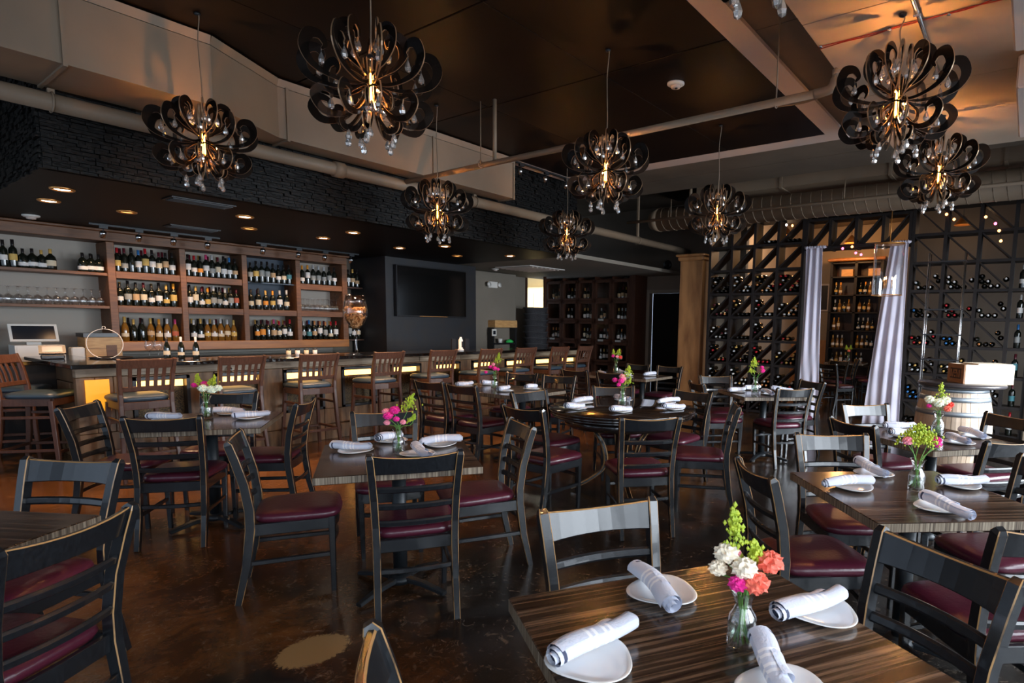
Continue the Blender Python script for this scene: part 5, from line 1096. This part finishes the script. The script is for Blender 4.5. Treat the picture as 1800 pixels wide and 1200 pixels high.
CPOS = [(-4.85, 1.87, 2.73, 'upper left chandelier over the table by the bar corner'), (-2.82, 1.87, 2.69, 'largest chandelier, top centre-left, nearest the camera'), (-4.86, 3.93, 2.60, 'chandelier just below the end of the air duct'),
        (-2.79, 3.90, 2.70, 'chandelier in the top centre, over the round table'), (-4.78, 5.87, 2.615, 'smallest chandelier, lowest in the middle of the picture'), (-0.71, 3.80, 2.78, 'large chandelier at the top right under the tan ceiling'),
        (-0.71, 5.72, 2.80, 'chandelier at the right edge before the spiral duct'), (-2.79, 5.95, 2.70, 'small chandelier left of the lattice rack top'), (-0.72, 1.80, 2.78, 'chandelier above the nearest table, over the top edge')]
CHANDELIER_W = 260
random.seed(2)
for i, (x, y, z, lb) in enumerate(CPOS):
    o = CHP.place((x, y, z), random.uniform(0, 0.7), lb, 'chandelier', 'scrolled black crystal chandeliers')
    top = (3.25 if x > -1.2 else 3.6) - z
    MB().tube(spline([(0, 0, 0.14), (0.006, 0, 0.14 + (top - 0.14) * 0.33), (-0.006, 0.004, 0.14 + (top - 0.14) * 0.72), (0.012, 0, top - 0.03), (0.0, 0, top)], 4), 0.0038, 5).build('cord', 'duct_paint', o)
    MB().lathe([(0.022, top - 0.004), (0.018, top - 0.016), (0.005, top - 0.022)], 12).build('ceiling_hook', 'iron', o)
    l = bpy.data.lights.new('chandelier_lamp', 'POINT'); l.energy = CHANDELIER_W; l.color = WARM; l.shadow_soft_size = 0.04
    q = bpy.data.objects.new('chandelier_lamp', l); COL.objects.link(q); q.location = (x, y, z - 0.005)

# ================================================================== TABLE SETTINGS
def plate_obj(kind):
    if kind == 'tri': rf = lambda a: 1 + 0.075 * cos(3 * a) ; n = 42
    elif kind == 'sq': rf = lambda a: 0.94 / max(abs(cos(a)) ** 0.9 + 1e-6, abs(sin(a)) ** 0.9 + 1e-6) if False else 0.98 / (abs(cos(a)) ** 6 + abs(sin(a)) ** 6) ** (1 / 6); n = 40
    prof = [(0.0, 0.004), (0.045, 0.004), (0.058, 0.007), (0.078, 0.013), (0.088, 0.017), (0.090, 0.0155), (0.078, 0.009), (0.060, 0.002), (0.050, 0.0), (0.0, 0.0)]
    o = MB().lathe(prof, n, rf=rf, cap=False).build('plate', 'white_china'); me = o.data; bpy.data.objects.remove(o); return me
PM = {k: plate_obj(k) for k in ('tri', 'sq')}
def napkin_mesh(seed, L=0.235):
    random.seed(seed); mb = MB(); NX = 26; T = 30; th = 0.0016
    ph = random.uniform(0, 6)
    bands = (9, 11, 14, 16)
    def pt(u, v, off):
        a = v * 2 * pi * 2.35 + ph * 0.2; r = 0.009 + 0.0175 * v ** 0.8 + off
        r *= 1 + 0.10 * sin(3.1 * u + ph) + 0.05 * sin(7 * u)
        x = (u - 0.5) * L * (1 - 0.06 * v) + 0.012 * (1 - v) * (1 if u > 0.5 else -1) * abs(2 * u - 1) ** 3
        return V((x, r * cos(a) * 1.12 + 0.006 * sin(5 * u + ph), 0.0262 + r * sin(a) * 0.92 + 0.004 * sin(4 * u + ph)))
    vs = [pt(i / NX, j / T, 0) for j in range(T + 1) for i in range(NX + 1)]
    fs = []; ms = []
    for j in range(T):
        for i in range(NX):
            fs.append((j * (NX + 1) + i, j * (NX + 1) + i + 1, (j + 1) * (NX + 1) + i + 1, (j + 1) * (NX + 1) + i)); ms.append(1 if i in bands else (2 if (i in (1,) and j < T - 3) else 0))
    mb.add(vs, fs, ms, True)
    # loose wrapped flap lying over the roll
    fl = []
    for j in range(7):
        for i in range(9):
            u = 0.28 + 0.34 * i / 8 + 0.10 * j / 6; a = -0.5 + 2.1 * j / 6; r = 0.0262 + 0.0015 * sin(i)
            fl.append(V(((u - 0.5) * L, r * cos(a) * 1.12, 0.0262 + r * sin(a) * 0.95 + 0.004 * sin(4 * u + ph))))
    mb.add(fl, [(j * 9 + i, j * 9 + i + 1, (j + 1) * 9 + i + 1, (j + 1) * 9 + i) for j in range(6) for i in range(8)], 0, True)
    o = mb.build('napkin_roll', ['cloth', 'cloth_stripe', 'cloth_dark']); me = o.data; bpy.data.objects.remove(o); return me
NM = [napkin_mesh(s_) for s_ in (1, 2, 3, 4)]
TS = {
'T1': ('nearest table', ['left front', 'far left', 'far right', 'bottom edge'], [(-0.74, 1.03, 79, -0.72, 0.985), (-0.78, 1.355, -32, -0.765, 1.375), (-0.40, 1.51, 65, -0.385, 1.53), (-0.375, 1.16, -50, -0.34, 1.13)]),
'T2': ('second right-hand table', ['near left', 'far left', 'far right', 'near right'], [(-0.63, 2.87, 44, -0.61, 2.885), (-0.61, 3.25, -42, -0.59, 3.235), (-0.2, 3.26, 39, -0.21, 3.265), (-0.22, 2.74, -34, -0.25, 2.775)]),
'T8': ('table before the barrel', ['far left', 'near left', 'near right', 'far right'], [(-0.73, 4.86, 41, -0.72, 4.86), (-0.66, 4.54, 60, -0.65, 4.545), (-0.33, 4.52, -53, -0.32, 4.53), (-0.27, 4.87, -49, -0.25, 4.87)]),
'T3': ('middle-left table', ['near left', 'far left', 'far right', 'near right'], [(-3.05, 1.84, 27, -3.03, 1.85), (-3.14, 2.15, 113, -3.13, 2.16), (-2.82, 2.29, 50, -2.81, 2.27), (-2.65, 2.01, -18, -2.70, 2.03)]),
'TL': ('table by the bar corner', ['near left', 'far left', 'right'], [(-4.96, 1.56, 37, -4.95, 1.57), (-4.92, 1.96, 43, -4.95, 1.99), (-4.62, 2.0, 62, -4.63, 1.99)]),
'TR': ('round table', ['left rear', 'left front', 'rear', 'front', 'right rear', 'right front'], [(-3.36, 4.38, 79, -3.34, 4.38), (-3.16, 4.02, 88, -3.15, 4.04), (-3.17, 4.78, -20, -3.17, 4.80), (-2.75, 4.13, 80, -2.76, 4.16), (-2.74, 4.93, 63, -2.77, 4.95), (-2.50, 4.60, 68, -2.50, 4.61)]),
'T4': ('long table by the stools', ['left front', 'left rear', 'right front', 'right rear'], [(-5.24, 4.60, 90, -5.26, 4.62), (-5.18, 4.90, 104, -5.20, 4.92), (-4.59, 4.58, 108, -4.57, 4.58), (-4.52, 4.93, 104, -4.50, 4.93)]),
'T5': ('farthest long table', ['left front', 'middle', 'right', 'rear'], [(-5.10, 7.12, -31, -5.10, 7.13), (-4.72, 7.22, 100, -4.71, 7.21), (-4.50, 7.50, 76, -4.48, 7.49), (-5.05, 7.55, -27, -5.07, 7.57)]),
'T6': ('lattice rack table', ['near left', 'near right', 'far left', 'far right'], [(-2.65, 6.36, 69, -2.65, 6.38), (-2.30, 6.38, -44, -2.28, 6.40), (-2.62, 6.75, 63, -2.64, 6.76), (-2.28, 6.80, 21, -2.28, 6.80)]),
}
for ti, (k, (nm, wh, L_)) in enumerate(TS.items()):
    for i, (x, y, a, px_, py_) in enumerate(L_):
        kd = 'sq' if k == 'TR' else 'tri'
        p = bpy.data.objects.new('plate', PM[kd]); COL.objects.link(p); p.location = (px_, py_, 0.7605); p.rotation_euler = (0, 0, radians(a + 25 if kd == 'tri' else a)); s_ = 1.06 if kd == 'tri' else 0.85; p.scale = (s_, s_, 1)
        tag(p, 'white %s plate under the %s napkin of the %s' % ('square' if kd == 'sq' else 'rounded', wh[i], nm), 'plate', 'white side plates')
        q = bpy.data.objects.new('napkin_roll', NM[(ti + i) % 4]); COL.objects.link(q); q.location = (x, y, 0.7705); q.rotation_euler = (0, radians(3 if i % 2 else -3), radians(a))
        tag(q, 'rolled blue-white napkin at the %s place of the %s' % (wh[i], nm), 'napkin', 'rolled napkins on plates')

# vases and flowers
VP = [(0.0, 0.0), (0.030, 0.0), (0.034, 0.004), (0.0345, 0.02), (0.034, 0.066), (0.030, 0.080), (0.021, 0.094), (0.0185, 0.105), (0.022, 0.120), (0.032, 0.140), (0.033, 0.1405), (0.0305, 0.139), (0.0205, 0.121), (0.0168, 0.105), (0.0192, 0.096), (0.028, 0.081), (0.0318, 0.066), (0.0318, 0.010), (0.0, 0.008)]
vo = MB().lathe(VP, 28, cap=False).build('vase', 'thin_glass'); vme = vo.data; bpy.data.objects.remove(vo)
wo = MB().lathe([(0.0, 0.0095), (0.0312, 0.0105), (0.0312, 0.064), (0.0, 0.064)], 20, cap=False).build('water', 'water'); wme = wo.data; bpy.data.objects.remove(wo)
def blossom(c, r, seed, mb):
    random.seed(seed); ph = [random.uniform(0, 6) for _ in range(4)]; NU, NV = 22, 12; vs = []
    for j in range(NV + 1):
        t = pi * j / NV
        for i in range(NU):
            a = 2 * pi * i / NU
            q = r * (1 + 0.14 * sin(7 * a + 5 * t + ph[0]) * sin(t) + 0.13 * sin(11 * t + 3 * a + ph[1]) + 0.08 * sin(13 * a - 7 * t + ph[2]))
            vs.append((c[0] + q * sin(t) * cos(a), c[1] + q * sin(t) * sin(a), c[2] + q * 0.80 * cos(t)))
    mb.add(vs, [(j * NU + i, j * NU + (i + 1) % NU, (j + 1) * NU + (i + 1) % NU, (j + 1) * NU + i) for j in range(NV) for i in range(NU)], 0, False)
    return mb
RT = V((0.809, 0.588, 0)); FW = V((-0.586, 0.81, 0))
COLN = {'magenta': 'magenta', 'coral': 'coral', 'cream': 'cream', 'pink': 'pink', 'white_petal': 'white', 'red_petal': 'red'}
def bouquet(vx, vy, sc, flowers, where):
    v = bpy.data.objects.new('vase', vme); COL.objects.link(v); v.location = (vx, vy, 0.7605); v.scale = (sc, sc, sc); tag(v, 'clear glass carafe vase with flowers on the %s' % where, 'vase', 'flower vases')
    w_ = bpy.data.objects.new('water', wme); COL.objects.link(w_); w_.parent = v
    cnts = {}
    for n_, (kind, dx, dy, dz, r) in enumerate(flowers):
        top = RT * dx + FW * dy + V((0, 0, dz)); a = 2 * pi * n_ / max(len(flowers), 1)
        base = V((0.018 * cos(a + 2.5) * sc, 0.018 * sin(a + 2.5) * sc, 0.014)); neck = V((0.010 * cos(a) * sc, 0.010 * sin(a) * sc, 0.108 * sc)); rim = neck * 1.0 + V((top.x * 0.22, top.y * 0.22, 0.045 * sc))
        side = 'left' if dx < -0.012 else 'right' if dx > 0.012 else 'middle'
        hgt = 'upper' if dz > 0.20 * sc / 1.0 else 'lower'
        if kind == 'goldenrod':
            t = thing('goldenrod_sprig', (vx, vy, 0.7605), 0, 'goldenrod sprig, %s side of the %s vase' % (side, where), 'flower', 'goldenrod sprigs')
            P = spline([base, neck, rim, top * 0.72 + V((0, 0, dz * 0.05)), top], 5); MB().tube(P, 0.0018, 5).build('stem', 'stem', t)
            mb = MB(); random.seed(int(vx * 100) + n_ * 7 + 5); st = top * 0.5 + rim * 0.5
            for q in range(int(70 + 40 * r)):
                s_ = random.random() ** 0.9; c = st.lerp(top, s_) + RT * random.gauss(0, 0.016 * r * (1.15 - s_)) + FW * random.gauss(0, 0.012 * r * (1.15 - s_)) + V((0, 0, random.gauss(0, 0.006)))
                e = random.uniform(0.0035, 0.007)
                mb.add([c + V(d_) * e for d_ in ((1, 0, 0), (-1, 0, 0), (0, 1, 0), (0, -1, 0), (0, 0, 1.3), (0, 0, -1.3))], [(0, 2, 4), (2, 1, 4), (1, 3, 4), (3, 0, 4), (2, 0, 5), (1, 2, 5), (3, 1, 5), (0, 3, 5)])
            tag(mb.build('florets', 'goldenrod', t), kind='stuff')
        else:
            cn = COLN[kind]; cnts[(cn, side, hgt)] = cnts.get((cn, side, hgt), 0) + 1; o_ = cnts[(cn, side, hgt)]
            t = thing('carnation', (vx, vy, 0.7605), 0, '%s%s carnation, %s %s of the vase on the %s' % ('' if o_ == 1 else 'another ' if o_ == 2 else 'third ', cn, hgt, side, where), 'flower', 'carnations in the vases')
            MB().tube(spline([base, neck, rim, top - V((0, 0, r * 0.7))], 5), 0.0019, 5).lathe([(0.002, -r * 0.9), (r * 0.35, -r * 0.45), (r * 0.4, -r * 0.2)], 8, tuple(top)).build('stem', 'stem', t)
            blossom(tuple(top), r, n_ * 13 + int(vy * 10), MB()).build('blossom', kind, t)
bouquet(-0.486, 1.258, 1.0, [('cream', -0.042, 0.01, 0.222, 0.026), ('cream', -0.006, -0.02, 0.198, 0.027), ('cream', -0.062, 0.0, 0.190, 0.020), ('coral', 0.060, 0.01, 0.202, 0.029), ('coral', 0.018, -0.03, 0.168, 0.028), ('magenta', -0.022, -0.03, 0.166, 0.020), ('pink', -0.018, 0.03, 0.215, 0.014), ('goldenrod', -0.026, 0.02, 0.318, 1.0), ('goldenrod', 0.03, 0.03, 0.245, 0.9)], 'nearest table')
bouquet(-0.37, 3.05, 1.05, [('magenta', 0.075, 0, 0.235, 0.024), ('magenta', 0.095, 0.02, 0.215, 0.018), ('pink', -0.06, -0.01, 0.235, 0.022), ('goldenrod', 0.0, 0, 0.31, 2.6), ('goldenrod', -0.04, 0.02, 0.27, 2.4), ('goldenrod', 0.04, -0.01, 0.27, 2.2)], 'second right-hand table')
bouquet(-0.47, 4.75, 1.2, [('white_petal', -0.075, 0, 0.26, 0.030), ('white_petal', -0.02, -0.02, 0.24, 0.034), ('white_petal', 0.035, 0, 0.255, 0.034), ('red_petal', 0.075, 0, 0.225, 0.024), ('coral', 0.04, -0.03, 0.20, 0.024), ('magenta', -0.075, 0, 0.215, 0.016), ('goldenrod', 0.015, 0.02, 0.37, 1.2)], 'table before the barrel')
bouquet(-2.82, 1.99, 1.0, [('magenta', -0.02, 0, 0.245, 0.026), ('magenta', -0.05, -0.02, 0.215, 0.024), ('magenta', 0.0, -0.03, 0.20, 0.016), ('pink', -0.065, 0.0, 0.235, 0.022), ('pink', -0.06, -0.01, 0.175, 0.016), ('pink', 0.03, -0.01, 0.18, 0.016), ('goldenrod', 0.075, 0.02, 0.33, 1.6), ('goldenrod', 0.09, 0.02, 0.21, 0.5)], 'middle-left table')
bouquet(-4.87, 1.80, 1.2, [('white_petal', -0.005, -0.02, 0.225, 0.030), ('white_petal', 0.045, 0, 0.215, 0.032), ('white_petal', 0.085, 0.01, 0.225, 0.026), ('magenta', -0.08, 0, 0.245, 0.020), ('magenta', -0.02, 0.02, 0.255, 0.022), ('goldenrod', -0.07, 0.02, 0.32, 1.1), ('goldenrod', 0.06, 0.02, 0.31, 1.1)], 'table by the bar corner')
bouquet(-4.80, 4.65, 1.25, [('magenta', -0.05, 0, 0.25, 0.022), ('magenta', 0.0, -0.02, 0.235, 0.026), ('magenta', -0.10, 0, 0.19, 0.018), ('magenta', 0.035, 0, 0.225, 0.018), ('pink', -0.02, 0.02, 0.28, 0.020), ('goldenrod', 0.045, 0.02, 0.40, 1.4)], 'long table by the stools')
bouquet(-2.98, 4.50, 1.15, [('pink', -0.01, 0, 0.275, 0.026), ('magenta', -0.075, 0, 0.24, 0.024), ('magenta', -0.02, -0.02, 0.235, 0.026), ('magenta', -0.04, -0.03, 0.20, 0.020), ('pink', 0.01, 0.02, 0.25, 0.022), ('goldenrod', 0.055, 0.02, 0.36, 1.5), ('goldenrod', 0.07, 0.02, 0.25, 1.0)], 'round table')
bouquet(-5.10, 7.50, 1.3, [('magenta', -0.05, 0, 0.27, 0.026), ('red_petal', 0.06, 0, 0.25, 0.028), ('pink', 0.01, -0.02, 0.26, 0.024), ('goldenrod', -0.05, 0.02, 0.36, 1.2), ('goldenrod', 0.045, 0.02, 0.37, 1.4)], 'farthest long table')
bouquet(-2.45, 6.40, 1.3, [('magenta', 0.07, 0, 0.26, 0.028), ('magenta', 0.055, -0.03, 0.30, 0.020), ('goldenrod', -0.02, 0.02, 0.40, 1.6), ('goldenrod', -0.06, 0.02, 0.28, 1.2)], 'lattice rack table')
bouquet(-3.62, 11.95, 1.2, [('coral', 0.0, 0, 0.25, 0.03), ('goldenrod', -0.02, 0.02, 0.38, 1.5)], 'private table behind the left curtain')
bouquet(-3.25, 14.05, 1.2, [('coral', 0.0, 0, 0.26, 0.03), ('goldenrod', -0.05, 0.02, 0.38, 1.5), ('goldenrod', 0.05, 0.02, 0.38, 1.5)], 'private table before the far wine shelf')
